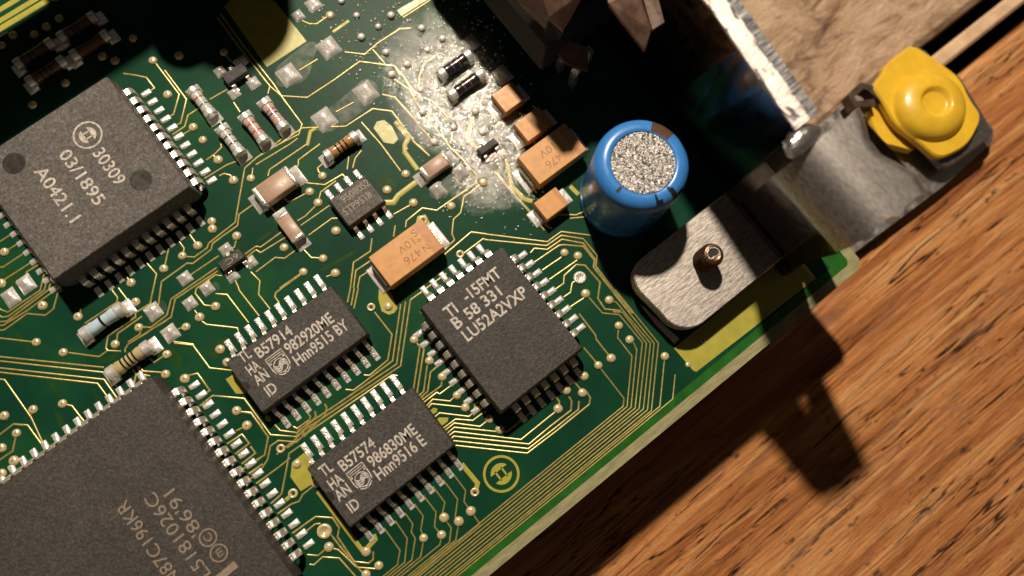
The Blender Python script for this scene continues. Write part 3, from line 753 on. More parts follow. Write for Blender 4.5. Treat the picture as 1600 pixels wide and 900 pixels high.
while cnt < 620:
    x = rq.uniform(min(xs) - 2, max(xs) + 2); y = rq.uniform(min(ys) - 3, max(ys) + 2); d = pdist(x, y, FP)
    if not inpoly(x, y, FP) and rq.random() < min(1.0, d / 2.5): continue
    cnt += 1; r = 0.055 + 0.10 * rq.random() ** 2.2; e_ = rq.uniform(0.6, 1.5); a0 = rq.uniform(0, 6.28)
    lo = []
    for rr_, zz in ((1.0, 0.0), (0.82, 0.55), (0.45, 0.9), (0.1, 1.0)):
        lo.append([(x + rr_ * r * (e_ * math.cos(q * 1.0472) * math.cos(a0) - math.sin(q * 1.0472) * math.sin(a0) / e_), y + rr_ * r * (e_ * math.cos(q * 1.0472) * math.sin(a0) + math.sin(q * 1.0472) * math.cos(a0) / e_), 0.06 + zz * r * 0.9) for q in range(6)])
    sb_.loft(lo)
spk = sb_.build('solder_specks', 'bead', board, True); spk['kind'] = 'stuff'; spk['label'] = 'tiny bright droplets scattered through the flux'
fl = ob('flux_residue', me, board); fl['kind'] = 'stuff'; fl['label'] = 'glistening lumpy film of dried flux, whitened for the glare'

# ------------------------------------------------------------------ lettering
def lettering(parent, s, p0, axis, length, cap, z, material='print', bold=0.0, name='marking'):
    """p0: baseline start (board mm); axis: reading direction in degrees; length: mm; cap: capital height in mm"""
    cu = bpy.data.curves.new('marking', 'FONT'); cu.body = s; cu.size = 1.0; cu.offset = bold; cu.extrude = 0.0; cu.resolution_u = 3
    o = bpy.data.objects.new('marking', cu); COL.objects.link(o)
    dg = bpy.context.evaluated_depsgraph_get(); dg.update()
    me = bpy.data.meshes.new_from_object(o.evaluated_get(dg))
    bpy.data.objects.remove(o)
    co = [v.co.copy() for v in me.vertices]
    x0 = min(c.x for c in co); x1 = max(c.x for c in co)
    sx = length / (x1 - x0); sy = cap / 0.70; a = math.radians(axis)
    for v, c in zip(me.vertices, co):
        x = (c.x - x0) * sx; y = c.y * sy
        v.co = (p0[0] + x * math.cos(a) - y * math.sin(a), p0[1] + x * math.sin(a) + y * math.cos(a), z)
    me.materials.clear(); me.materials.append(M[material])
    me.name = name
    o = bpy.data.objects.new(name, me); COL.objects.link(o); o.parent = parent
    o.matrix_parent_inverse = parent.matrix_world.inverted() if parent.parent is None else Matrix()
    return o
def local(parent_loc, p):
    return (p[0] - parent_loc[0], p[1] - parent_loc[1])

# ------------------------------------------------------------------ leads
JL = ribbon([(-0.45, 2.15), (0.28, 2.15), (0.56, 2.06), (0.74, 1.80), (0.80, 1.0), (0.70, 0.42), (0.46, 0.16), (0.05, 0.12)], 0.72, 0.22).mesh('lead', 'lead', True, 40)
GL = ribbon([(-0.30, 1.25), (0.34, 1.25), (0.52, 1.17), (0.66, 0.98), (0.92, 0.36), (1.05, 0.20), (1.22, 0.15), (1.98, 0.13)], 0.44, 0.20).mesh('lead', 'lead', True, 40)
GS = ribbon([(-0.2, 0.85), (0.22, 0.85), (0.36, 0.76), (0.52, 0.30), (0.64, 0.14), (1.15, 0.12)], 0.42, 0.16).mesh('lead', 'lead', True, 40)
def padm(l, wd, h0, h1):
    b = MB(); c = 0.08
    b.loft([rrect(-l * .5, l * .5, -wd / 2, wd / 2, -0.01, c), rrect(-l * .5, l * .5, -wd / 2, wd / 2, 0.06, c), [(x * 0.90, y * (0.86 + 0.10 * x / l), 0.06 + 0.55 * (h0 + (h1 - h0) * (x / l + 0.5) - 0.06)) for x, y, _ in rrect(-l * .5, l * .5, -wd / 2, wd / 2, 0, c)], [(x * 0.62, y * 0.40, h0 + (h1 - h0) * (x / l + 0.5)) for x, y, _ in rrect(-l * .5, l * .5, -wd / 2, wd / 2, 0, c)]])
    return b.mesh('solder_pad', 'tin', True, 80)
PADJ = padm(1.2, 0.64, 0.34, 0.16); PADG = padm(1.75, 0.62, 0.26, 0.10); PADS = padm(1.1, 0.6, 0.3, 0.12)
def leads_row(parent, ploc, mesh_, pad, pts, rotz, padd, name='lead'):
    for x, y in pts:
        ob(name, mesh_, parent, (x - ploc[0], y - ploc[1], 0), rotz + random.uniform(-0.012, 0.012))
        if pad is not None:
            dx, dy = math.cos(rotz) * padd, math.sin(rotz) * padd
            ob('solder_pad', pad, board, (x + dx, y + dy, 0.003), rotz)
def body(parent, hx, hy, prof, material, corner=0.35, name='body', chamfer=None):
    """prof: list of (inset, z) from bottom to top"""
    b = MB(); lo = []
    for ins, z in prof:
        x0, x1, y0, y1 = -hx + ins, hx - ins, -hy + ins, hy - ins
        if chamfer:
            c = chamfer; r = 0.2
            lo.append([(x0, y0, z), (x1, y0, z), (x1, y1 - c, z), (x1 - c, y1, z), (x0, y1, z)])
        else:
            lo.append(rrect(x0, x1, y0, y1, z, corner))
    b.loft(lo)
    return b.build(name, material, parent, True, 22)

# --- grey square package, top left
def plcc(name, label, x0, x1, y0, y1, ztop, nx_, ny_, xs0, ys0, material, chamfer=None, sides='xXyY'):
    cx, cy = (x0 + x1) / 2, (y0 + y1) / 2; hx, hy = (x1 - x0) / 2, (y1 - y0) / 2
    t = thing(name, label, 'chip', (cx, cy, 0))
    bd = body(t, hx + 0.30, hy + 0.30, [(0.55, 0.55), (0.32, 0.62), (0.03, 2.00), (0.03, 2.30), (0.26, ztop - 0.07), (0.34, ztop)], material, 0.25, chamfer=chamfer)
    ex, ey = hx + 0.27, hy + 0.27
    if 'X' in sides: leads_row(t, (cx, cy), JL, PADJ, [(cx + ex, ys0 - 1.27 * k) for k in range(ny_)], 0, 1.58)
    if 'x' in sides: leads_row(t, (cx, cy), JL, PADJ, [(cx - ex, ys0 - 1.27 * k) for k in range(ny_)], math.pi, 1.58)
    if 'Y' in sides: leads_row(t, (cx, cy), JL, PADJ, [(xs0 - 1.27 * k, cy + ey) for k in range(nx_)], math.pi / 2, 1.58)
    if 'y' in sides: leads_row(t, (cx, cy), JL, PADJ, [(xs0 - 1.27 * k, cy - ey) for k in range(nx_)], -math.pi / 2, 1.58)
    return t, bd
BZ = 4.6
bx0, bx1, by0, by1 = -36.5, -20.57, 28.2, 43.3
bosch, bbody = plcc('square_chip', 'pale grey square chip marked 30309 with two round dimples', bx0, bx1, by0, by1, BZ, 11, 11, -28.6 + 6.35, 42.12, 'plastic_pale')
bc = ((bx0 + bx1) / 2, (by0 + by1) / 2)
for q in ((22, 255), (221, 281)):
    p = un(q[0], q[1], BZ); b = MB(); b.revolve([(1.16, BZ + 0.004), (1.08, BZ + 0.012), (0.98, BZ + 0.006)], (p.x - bc[0], p.y - bc[1]), 36)
    b.build('round_dimple', 'recess', bbody, True, 60)
def mark(parent, loc, s, px, axis, length, cap, z, material='print', bold=0.012):
    p = un(px[0], px[1], z)
    o = lettering(parent, s, (p.x - loc[0], p.y - loc[1]), axis, length, cap, z + 0.012, material, bold)
    o.matrix_parent_inverse = Matrix()
    return o
mark(bbody, bc, '30309', (144, 240), -90, 4.4, 1.30, BZ); mark(bbody, bc, '03/1895', (91, 242), -90, 6.9, 1.30, BZ); mark(bbody, bc, 'A0421.1', (52, 268), -90, 6.9, 1.30, BZ)
p = un(137, 211, BZ); emblem(bbody, p.x - bc[0], p.y - bc[1], 1.42, BZ + 0.004, BZ + 0.014, 'print', 'emblem', -math.pi / 2, 0.13)
# --- large chip, lower left
NZ = 4.2
nx0, nx1, ny0, ny1 = -58.6, -34.5, -9.9, 14.3
nchip, nbody = plcc('large_chip', 'large dark square chip with faint laser marking, cut off by the bottom edge', nx0, nx1, ny0, ny1, NZ, 17, 17, -46.55 + 10.16, 12.11, 'plastic_dark')
nc = ((nx0 + nx1) / 2, (ny0 + ny1) / 2)
mark(nbody, nc, 'N87C196KR', (284, 905), 90, 9.4, 1.25, NZ, 'print_dim', -0.004); mark(nbody, nc, 'L5181026C', (330, 895), 90, 9.6, 1.25, NZ, 'print_dim', -0.004)
mark(nbody, nc, "'86'91", (318, 828), 90, 5.0, 1.25, NZ, 'print_dim', -0.004)
for q, ch in (((342, 864), 'm'), ((325, 840), 'C')):
    p = un(q[0], q[1], NZ); b = MB(); stroke(b, arc(p.x - nc[0], p.y - nc[1], 0.80, 0, 360, 28)[:-1], 0.13, NZ + 0.004, NZ + 0.012, True); b.build('marking_ring', 'print_dim', nbody)
    lettering(nbody, ch, (p.x - nc[0] + 0.38, p.y - nc[1] - 0.38), 90, 0.76, 0.75 if ch == 'C' else 0.95, NZ + 0.012, 'print_dim', 0.0).matrix_parent_inverse = Matrix()
b = MB(); p0 = un(340, 905, NZ); p1 = un(369, 881, NZ); stroke(b, [(p0.x - nc[0], p0.y - nc[1]), (p1.x - nc[0], p1.y - nc[1])], 0.7, NZ + 0.003, NZ + 0.011); b.build('marking_bar', 'print_dim', nbody)
# --- rectangular PLCC in the middle
TZP = 3.9
tx0, tx1, ty0, ty1 = -9.2, 1.27, -9.7, 3.62
tichip, tbody = plcc('rectangular_chip', 'rectangular chip marked LU52A2VXP, right of the two twenty-lead chips', tx0, tx1, ty0, ty1, TZP, 7, 9, 0.39 - 0.45, 2.16, 'plastic', chamfer=None)
tc = ((tx0 + tx1) / 2, (ty0 + ty1) / 2)
mark(tbody, tc, 'TI', (702, 498), 0, 1.25, 1.25, TZP, bold=0.02); mark(tbody, tc, '-15FMT', (730, 472), 0, 4.6, 1.2, TZP, bold=0.02)
mark(tbody, tc, 'B', (714, 515), 0, 0.9, 1.25, TZP, bold=0.02); mark(tbody, tc, '58 331', (733, 500), 0, 4.4, 1.2, TZP, bold=0.02)
mark(tbody, tc, 'LU52A2VXP', (731, 534), 0, 8.0, 1.25, TZP, bold=0.02)
# --- the two small-outline chips
SZ = 2.45
def shield(parent, cx, cy, wd, ht, z):
    """emblem: a shield with a ruled top, a ring and wavy lines"""
    b = MB(); z0, z1 = z + 0.004, z + 0.012
    def P(u, v_): return (cx + (u - 0.5) * wd, cy + (v_ - 0.5) * ht)
    outl = [P(0, 1), P(1, 1), P(1, 0.45)] + [P(0.5 + 0.5 * math.cos(math.radians(a)), 0.45 + 0.45 * math.sin(math.radians(a))) for a in range(0, -181, -12)][1:]
    stroke(b, outl, 0.13, z0, z1, True)
    stroke(b, [P(0.08, 0.90), P(0.92, 0.90)], 0.09, z0, z1); stroke(b, [P(0.05, 0.80), P(0.95, 0.80)], 0.08, z0, z1)
    stroke(b, [(cx + 0.38 * wd * math.cos(a), cy - 0.09 * ht + 0.38 * wd * math.sin(a)) for a in [k * 2 * math.pi / 28 for k in range(28)]], 0.10, z0, z1, True)
    for dy in (-0.10, 0.0, 0.10):
        stroke(b, [(cx + t * wd * 0.33, cy - 0.09 * ht + dy * ht + 0.055 * ht * math.sin(t * 3.4) * 1.6) for t in [k / 8 - 1 for k in range(17)]], 0.15, z0, z1)
    for u, v_ in ((0.10, 0.70), (0.90, 0.70), (0.12, 0.18), (0.88, 0.18), (0.5, 0.04)):
        q = P(u, v_); poly_prism(b, arc(q[0], q[1], 0.12, 0, 360, 8)[:-1], z0, z1)
    return b.build('shield_emblem', 'print', parent)
def so20(name, label, x0, x1, y0, y1, xl, yt, yb, texts, sh):
    cx, cy = (x0 + x1) / 2, (y0 + y1) / 2; hx, hy = (x1 - x0) / 2, (y1 - y0) / 2
    t = thing(name, label, 'chip', (cx, cy, 0))
    bd = body(t, hx + 0.22, hy + 0.22, [(0.40, 0.18), (0.18, 0.25), (0.0, 1.15), (0.0, 1.35), (0.15, SZ - 0.06), (0.23, SZ)], 'plastic', 0.18)
    leads_row(t, (cx, cy), GL, PADG, [(xl - 1.27 * k, cy + hy + 0.20) for k in range(10)], math.pi / 2, 1.55)
    leads_row(t, (cx, cy), GL, PADG, [(xl - 1.27 * k, cy - hy - 0.20) for k in range(10)], -math.pi / 2, 1.55)
    for s, px, ln, cap in texts: mark(bd, (cx, cy), s, px, 0, ln, cap, SZ, bold=0.018)
    p = un(sh[0], sh[1], SZ); shield(bd, p.x - cx, p.y - cy, 1.9, 2.35, SZ)
    # half-round pin-one notch
    b = MB(); poly_prism(b, [(-hx + 0.02 + 0.55 * math.cos(math.radians(a)), 0.55 * math.sin(math.radians(a))) for a in range(-90, 91, 15)], SZ + 0.002, SZ + 0.006); b.build('end_notch', 'recess', bd)
    return t
so20('upper_outline_chip' if False else 'outline_chip', 'twenty-lead chip marked B57914 and 982920ME', -28.2, -15.3, 5.15, 11.4, -15.43 - 0.55, 0, 0,
     [('B57914', (406, 560), 4.2, 1.15), ('982920ME', (452, 554), 5.7, 1.18), ('Hnn9515 BY', (466, 572), 6.5, 1.18), ('TL', (379, 568), 1.2, 1.12), ('HA', (392, 587), 1.3, 1.12), ('AN', (403, 603), 1.5, 1.12), ('ID', (421, 620), 1.1, 1.12)], (437, 568))
so20('outline_chip', 'twenty-lead chip marked B57574 and 986830ME, nearest the emblem', -27.9, -15.05, -9.35, -2.25, -15.49 - 0.45, 0, 0,
     [('B57574', (537, 737), 4.1, 1.15), ('986830ME', (582, 731), 5.7, 1.18), ('Hnn9516 E', (593, 751), 5.95, 1.18), ('TL', (506, 746), 1.25, 1.12), ('HA', (520, 766), 1.45, 1.12), ('AN', (530, 784), 1.6, 1.12), ('ID', (550, 802), 1.1, 1.12)], (564, 746))
# --- eight-lead chip
t = thing('small_chip', 'small eight-lead chip between the tan capacitors and the big orange capacitor', 'chip', (-7.6, 17.6, 0))
sbd = body(t, 2.45, 1.95, [(0.25, 0.12), (0.1, 0.2), (0.0, 0.8), (0.0, 0.95), (0.14, 1.50), (0.2, 1.56)], 'plastic_pale', 0.15)
leads_row(t, (-7.6, 17.6), GS, PADS, [(-7.6 + 1.27 * (k - 1.5), 17.6 + 1.93) for k in range(4)], math.pi / 2, 0.95)
leads_row(t, (-7.6, 17.6), GS, PADS, [(-7.6 + 1.27 * (k - 1.5), 17.6 - 1.93) for k in range(4)], -math.pi / 2, 0.95)
for s, px in (('95080S2', (538, 318)), ('STP9518', (541, 337))): mark(sbd, (-7.6, 17.6), s, px, 0, 3.5, 0.85, 1.56, 'print_dim', 0.0)

# ------------------------------------------------------------------ moulded tantalum capacitors
def tantalum(label, cx, cy, lx, ly, h, texts=(), rot=0.0):
    t = thing('tantalum_capacitor', label, 'capacitor', (cx, cy, 0), rot, 'orange tantalum capacitors')
    b = MB(); b.loft([rrect(-lx / 2 + .12, lx / 2 - .12, -ly / 2 + .10, ly / 2 - .10, 0.12, .06), rrect(-lx / 2 - 0.05, lx / 2 + 0.05, -ly / 2 - .06, ly / 2 + .06, h * 0.42, .06), rrect(-lx / 2 + .02, lx / 2 - .02, -ly / 2 + .02, ly / 2 - .02, h - 0.05, .06), rrect(-lx / 2 + .08, lx / 2 - .08, -ly / 2 + .08, ly / 2 - .08, h, .06)])
    bd = b.build('body', 'tant', t, True, 25)
    b = MB(); bw = lx * 0.16; b.box(lx / 2 - bw - .09, lx / 2 - .09, -ly / 2 + .09, ly / 2 - .09, h + .001, h + .007); b.build('polarity_band', 'tantband', bd)
    for s in (-1, 1):
        pr_ = ribbon([(-0.1, h * .42), (0.12, h * .42), (0.20, h * .34), (0.21, 0.2), (0.10, 0.10), (-0.5, 0.10)], ly * 0.68, 0.14).mesh('terminal', 'lead', True, 40)
        ob('terminal', pr_, t, (s * (lx / 2), 0, 0), 0 if s > 0 else math.pi)
        pm = padm(1.5, ly * 0.82, 0.45, 0.12); ob('solder_pad', pm, board, (cx + s * (lx / 2 + 0.30), cy, 0.004), 0 if s > 0 else math.pi)
    for s, x, y, ln, cap in texts: lettering(bd, s, (x, y), 180, ln, cap, h + 0.012, 'print_brown', -0.006).matrix_parent_inverse = Matrix()
    return t
tantalum('largest orange capacitor, printed 476 10V, next to the small eight-lead chip', -6.85, 9.55, 7.0, 3.95, 2.6, [('476', 1.25, -0.35, 2.0, 0.95), ('10V', 1.35, 0.95, 1.95, 0.85), ('+', 2.15, 0.55, 0.6, 0.7), ('S', 2.2, 1.55, 0.6, 0.8), ('N', 2.25, -0.55, 0.65, 0.75)])
tantalum('small orange capacitor nearest the dark transistor, topmost of four', 12.75, 17.05, 2.8, 2.6, 1.8)
tantalum('half shaded orange capacitor, second from the top of four', 13.0, 12.9, 3.5, 2.6, 1.8)
tantalum('long orange capacitor beside the blue can, its far end in shadow', 12.3, 8.75, 6.6, 3.9, 2.6, [('476', 0.6, -0.3, 2.0, 0.95), ('10V', 0.7, 1.0, 1.9, 0.85)])
tantalum('small orange capacitor at the foot of the blue can, lowest of four', 8.9, 4.55, 3.1, 2.4, 1.8)

# ------------------------------------------------------------------ ceramic chip capacitors
def ceramic(label, a, cx, cy, ln, wd, h):
    t = thing('ceramic_capacitor', label, 'capacitor', (cx, cy, 0), a, 'tan ceramic capacitors')
    b = MB(); b.box(-ln / 2 + 0.3, ln / 2 - 0.3, -wd / 2, wd / 2, 0.12, h, 0.10); b.build('body', 'ceramic', t, True, 40)
    for s in (-1, 1):
        b = MB(); x = s * (ln / 2 - 0.22); b.box(x - 0.30, x + 0.30, -wd / 2 - .03, wd / 2 + .03, 0.08, h + .03, 0.14); b.build('end_cap', 'lead', t, True, 40)
        pm = padm(1.2, wd * 1.05, h * 0.55, 0.10); ca, sa = math.cos(a), math.sin(a); ob('solder_pad', pm, board, (cx + ca * s * (ln / 2 + 0.38), cy + sa * s * (ln / 2 + 0.38), 0.004), a if s > 0 else a + math.pi)
p = un(429, 290, 1.6); ceramic('largest tan ceramic capacitor, left of the eight-lead chip', 0, p.x, p.y, 4.4, 2.3, 1.6)
p = un(452, 354, 1.3); ceramic('tan ceramic capacitor set upright below the largest one', math.pi / 2, p.x, p.y, 3.3, 1.5, 1.3)
p = un(680, 258, 1.3); ceramic('tan ceramic capacitor at the edge of the glistening flux', 0, p.x, p.y, 3.3, 1.6, 1.3)

# ------------------------------------------------------------------ three-lead transistors
def sot(label, cx, cy, ln, wd, h, flip=1, code=None):
    t = thing('small_transistor', label, 'transistor', (cx, cy, 0), 0, 'three-lead transistors')
    bd = body(t, ln / 2, wd / 2, [(0.12, 0.1), (0.0, 0.5), (0.0, 0.6), (0.12, h - .04), (0.17, h)], 'plastic', 0.1)
    pr_ = ribbon([(-0.1, 0.55), (0.16, 0.55), (0.30, 0.42), (0.40, 0.16), (0.75, 0.12)], 0.42, 0.14).mesh('lead', 'lead', True, 40)
    for x, s in ((-0.95, -1), (0.95, -1), (0.0, 1)):
        ob('lead', pr_, t, (x * ln / 3.0, s * flip * wd / 2, 0), s * flip * math.pi / 2)
    if code: lettering(bd, code, (ln * 0.30, 0.30), 180, ln * 0.5, 0.6, h + 0.012, 'print_dim', 0).matrix_parent_inverse = Matrix()
p = un(366.5, 114, 1.1); sot('three-lead transistor at the shadow edge above the banded resistors', p.x, p.y, 2.9, 1.5, 1.1)
p = un(361, 406, 1.1); sot('three-lead transistor with a two-letter code, between solder pads', p.x, p.y, 2.9, 1.4, 1.1, 1, '6C')
p = un(762, 228, 1.1); sot('three-lead transistor standing in white flux near the orange capacitors', p.x, p.y, 2.5, 1.0, 1.1)

# ------------------------------------------------------------------ cylindrical resistors
def cyl_x(b, x0, x1, r, z, n=20, rr=None):
    prof = [(x0, r * 0.80), (x0 + min(0.10, (x1 - x0) / 3), r), (x1 - min(0.10, (x1 - x0) / 3), r), (x1, r * 0.80)] if rr is None else rr
    b.loft([[(x, q * math.cos(2 * math.pi * i / n), z + q * math.sin(2 * math.pi * i / n)) for i in range(n)] for x, q in prof])
RB = {'brown': (0.10, 0.055, 0.035), 'dark': (0.018, 0.013, 0.011), 'white': (0.52, 0.47, 0.42), 'pink': (0.52, 0.36, 0.31), 'blue': (0.45, 0.58, 0.66), 'cream': (0.46, 0.38, 0.19), 'orange': (0.42, 0.22, 0.08), 'teal': (0.02, 0.22, 0.18), 'red': (0.42, 0.07, 0.05), 'navy': (0.05, 0.07, 0.18), 'black': (0.014, 0.012, 0.010), 'rust': (0.12, 0.045, 0.025)}
for k, v_ in RB.items(): M['rb_' + k] = simple('lacquer_' + k, v_, 0.22, nscale=2, nvar=0.15, coat=0.4)
def melf(label, a, c, r, col, bands, group='banded cylinder resistors', name='cylinder_resistor', cat='resistor'):
    z = r + 0.08
    A = un(a[0], a[1], z); B = un(c[0], c[1], z); d = B - A; ln = d.length; ang = math.atan2(d.y, d.x)
    ang = round(ang / (math.pi / 2)) * (math.pi / 2)
    cx, cy = (A.x + B.x) / 2, (A.y + B.y) / 2
    t = thing(name, label, cat, (cx, cy, 0), ang, group)
    capl = ln * 0.19
    b = MB(); x0, x1 = -ln / 2 + capl, ln / 2 - capl
    cyl_x(b, x0, x1, r * 0.93, z, rr=[(x0, r * 0.90), (x0 + ln * 0.06, r * 0.97), (x0 + ln * 0.14, r * 0.88), (x1 - ln * 0.14, r * 0.88), (x1 - ln * 0.06, r * 0.97), (x1, r * 0.90)])
    bd = b.build('body', 'rb_' + col, t, True, 50)
    n = len(bands)
    for k, bc_ in enumerate(bands):
        xx = (x0 + ln * 0.13) + (x1 - x0 - ln * 0.26) * ((k + 0.5) / n); hw = 0.10 if n > 1 else 0.13
        b = MB(); cyl_x(b, xx - hw, xx + hw, 0, z, rr=[(xx - hw, r * 0.886), (xx - hw + .01, r * 0.905), (xx + hw - .01, r * 0.905), (xx + hw, r * 0.886)]); b.build('colour_band', 'rb_' + bc_, bd, True, 50)
    for s in (-1, 1):
        b = MB(); xa, xb = sorted((s * ln / 2, s * (ln / 2 - capl))); cyl_x(b, xa, xb, r * 1.02, z); b.build('end_cap', 'tin', t, True, 50)
        pm = padm(1.25, r * 2.3, r * 1.0, 0.10)
        ob('solder_pad', pm, board, (cx + math.cos(ang) * s * (ln / 2 + 0.02), cy + math.sin(ang) * s * (ln / 2 + 0.02), 0.004), ang if s > 0 else ang + math.pi)
R_ = 0.70
melf('shadowed dark resistor, leftmost of the four in the top left corner', (24, 102), (86, 67), R_, 'rust', ('black', 'black', 'brown'), 'dark resistors in the top left shadow')
melf('shadowed dark resistor, lowest of the four in the top left corner', (43, 130), (104, 94), R_, 'rust', ('black', 'black', 'black'), 'dark resistors in the top left shadow')
melf('shadowed dark resistor, topmost of the four in the top left corner', (92, 60), (152, 26), R_, 'rust', ('black', 'black', 'brown'), 'dark resistors in the top left shadow')
melf('shadowed plain brown resistor, rightmost of the four in the top left corner', (112, 89), (172, 54), R_, 'rust', (), 'dark resistors in the top left shadow')
melf('white resistor with teal and red bands beside the grey square chip', (299, 140), (333, 181), R_, 'white', ('red', 'white', 'teal'))
melf('white resistor with navy bands, lowest of the tilted group', (345, 200), (378, 242), R_, 'white', ('navy', 'white', 'navy'))
melf('pinkish resistor with red bands, middle of the tilted group', (381, 180), (415, 223), R_, 'pink', ('red', 'white', 'red'))
melf('pinkish resistor with navy and red bands, right of the tilted group', (411, 158), (446, 202), R_, 'pink', ('red', 'navy', 'pink'))
melf('orange resistor with black bands above the eight-lead chip', (509, 247), (558, 211), R_, 'orange', ('black', 'black', 'black'))
melf('dark glossy resistor with a violet band in white flux, upper of two', (684, 116), (738, 88), R_, 'dark', ('navy', 'brown'))
melf('dark glossy resistor in white flux, lower of two', (702, 151), (755, 115), R_, 'dark', ('brown', 'rust'))
melf('pale blue cylinder diode with one black band', (126, 520), (197, 485), 0.78, 'blue', ('black',), None, 'cylinder_diode', 'diode')
melf('cream resistor with four black bands at the corner of the large chip', (168, 583), (238, 543), 0.78, 'cream', ('black', 'black', 'black', 'black'))

# ------------------------------------------------------------------ blue electrolytic can
CX, CY, CR, CH = 16.0, 0.65, 4.75, 11.7
can = thing('electrolytic_capacitor', 'blue electrolytic capacitor can with a bare speckled metal top', 'capacitor', (CX, CY, 0))
b = MB(); b.revolve([(CR - 0.25, 0.25), (CR, 0.5), (CR, 1.6), (CR - 0.22, 2.0), (CR, 2.4), (CR, CH - 1.25), (CR - 0.08, CH - 0.8), (CR - 0.33, CH - 0.33), (CR - 0.75, CH - 0.06), (CR - 1.15, CH + 0.02), (CR - 1.45, CH), (CR - 1.55, CH - 0.06), (CR - 1.60, CH - 0.20)], n=72, cap1=False)
slv = b.build('sleeve', 'sleeve', can, True, 60)
b = MB(); n = 72; b.revolve([(CR - 1.60, CH - 0.22), (CR - 1.62, CH - 0.07), (CR - 1.72, CH - 0.05), (0.6, CH - 0.05)], n=n); b.build('metal_top', 'cantop', can, True, 40)
b = MB(); b.revolve([(CR - 0.3, 0.0), (CR - 0.2, 0.3)], n=40); b.build('base_seal', 'ink_black', can)
# dark polarity stripe running over the shoulder, and printed characters
def wrap(a0, a1, prof, name, material, off=0.012):
    b = MB(); k = 10; lo = []
    vs = []; fs = []
    for i in range(k + 1):
        a = math.radians(a0 + (a1 - a0) * i / k)
        for r, z in prof: vs.append(((r + off) * math.cos(a), (r + off) * math.sin(a), z + off * 0.6))
    m_ = len(prof)
    for i in range(k):
        for j in range(m_ - 1): fs.append((i * m_ + j, i * m_ + j + 1, (i + 1) * m_ + j + 1, (i + 1) * m_ + j))
    b.add(vs, fs); return b.build(name, material, slv, True)
SHO = [(CR, 2.4), (CR, CH - 1.25), (CR - 0.08, CH - 0.8), (CR - 0.33, CH - 0.33), (CR - 0.75, CH - 0.06), (CR - 1.15, CH + 0.02), (CR - 1.45, CH)]
wrap(6, 38, SHO[1:], 'polarity_stripe', 'rb_brown')
wrap(-16, -4, SHO[1:4], 'polarity_stripe', 'rb_brown')
for a0, a1, i0, i1 in ((-112, -108, 3, 6), (-112, -102, 3, 4), (-88, -80, 2, 5), (-84, -70, 2, 3), (-88, -83, 4, 6), (188, 193, 4, 6)):
    wrap(a0, a1, SHO[i0:i1 + 1] if i1 - i0 > 1 else SHO[i0:i0 + 2], 'printed_mark', 'ink_black')
for k, z in enumerate((8.8, 6.9, 5.0, 3.4)):
    wrap(-112, -96, [(CR, z), (CR, z + 0.35)], 'printed_mark', 'ink_black'); wrap(-112, -108, [(CR, z), (CR, z + 1.1)], 'printed_mark', 'ink_black')
    wrap(-100, -96, [(CR, z), (CR, z + 1.1)], 'printed_mark', 'ink_black')

# ------------------------------------------------------------------ sheet metal bracket: wall, bent tab, foot
brk = thing('metal_bracket', 'tall dark metal bracket wall with a bright sheared rim on the right', 'bracket', (0, 0, 0))
PX0, PX1, PT = 25.2, 27.9, 22.6
def quad_strip(b, A, B_):
    pass
def lean(b):
    for k, (x, y, z) in enumerate(b.v): b.v[k] = (x + 0.11 * (min(y, 14.0) - 6.5) * max(0.0, z) / 22.0, y, z)
    return b
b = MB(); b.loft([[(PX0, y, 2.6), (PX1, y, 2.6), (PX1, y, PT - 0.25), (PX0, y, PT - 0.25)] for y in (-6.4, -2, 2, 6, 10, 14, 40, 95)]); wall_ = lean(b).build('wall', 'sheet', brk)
b = MB(); n = 120; rnd = random.Random(3); lo = []
for i in range(n + 1):
    y = -6.42 + (95 + 6.42) * (i / n) ** 1.6; j = rnd.uniform(-0.05, 0.05); j2 = rnd.uniform(-0.06, 0.06)
    lo.append([(PX0 - 0.10 + j, y, PT - 0.30), (PX0 - 0.06 + j, y, PT - 0.03), (PX0 + 0.22, y, PT + 0.06 + j2), (PX0 + 1.55 + j, y, PT + 0.10 + j2), (PX0 + 1.55 + j, y, PT - 0.30)])
b.loft(lo); lean(b).build('sheared_rim', 'edge', wall_, True, 35)
b = MB(); lo = []
for i in range(n + 1):
    y = -6.42 + (95 + 6.42) * (i / n) ** 1.6; j2 = rnd.uniform(-0.05, 0.05)
    lo.append([(PX0 + 1.56, y, PT - 0.30), (PX0 + 1.56, y, PT + 0.06 + j2), (PX1 - 0.05, y, PT - 0.10 + j2), (PX1 + 0.15, y, PT - 0.45)])
b.loft(lo); lean(b).build('striated_rim', 'edge_grey', wall_, True, 35)
# bent part carrying the tab: wall section, bend, horizontal tab
TY0, TY1 = -17.0, -8.2
def bent(prof, y0, y1, thick, ny_=1):
    lo = []
    npf = len(prof); b = MB(); outer = []; inner = []
    for i, (x, z) in enumerate(prof):
        a = prof[max(0, i - 1)]; c = prof[min(npf - 1, i + 1)]; dx, dz = c[0] - a[0], c[1] - a[1]; l = math.hypot(dx, dz)
        outer.append((x, z)); inner.append((x + dz / l * thick, z - dx / l * thick))
    vs = []; fs = []
    loops = [[(o[0], y0, o[1]), (o[0], y1, o[1]), (q[0], y1, q[1]), (q[0], y0, q[1])] for o, q in zip(outer, inner)]
    b.loft(loops); return b
TT = PT - 0.4; xw = 22.0; RB_ = 4.2
prof = [(24.7, 2.6), (24.0, 9.0), (xw + 0.25, TT - RB_ - 1.5), (xw + 0.03, TT - RB_ - 0.4)]
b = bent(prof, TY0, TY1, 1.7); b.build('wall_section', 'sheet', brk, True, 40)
TOPE = [un(u, v, TT) for u, v in ((1345, 148), (1358, 180), (1366, 212), (1385, 236), (1412, 250), (1440, 266), (1460, 300))]
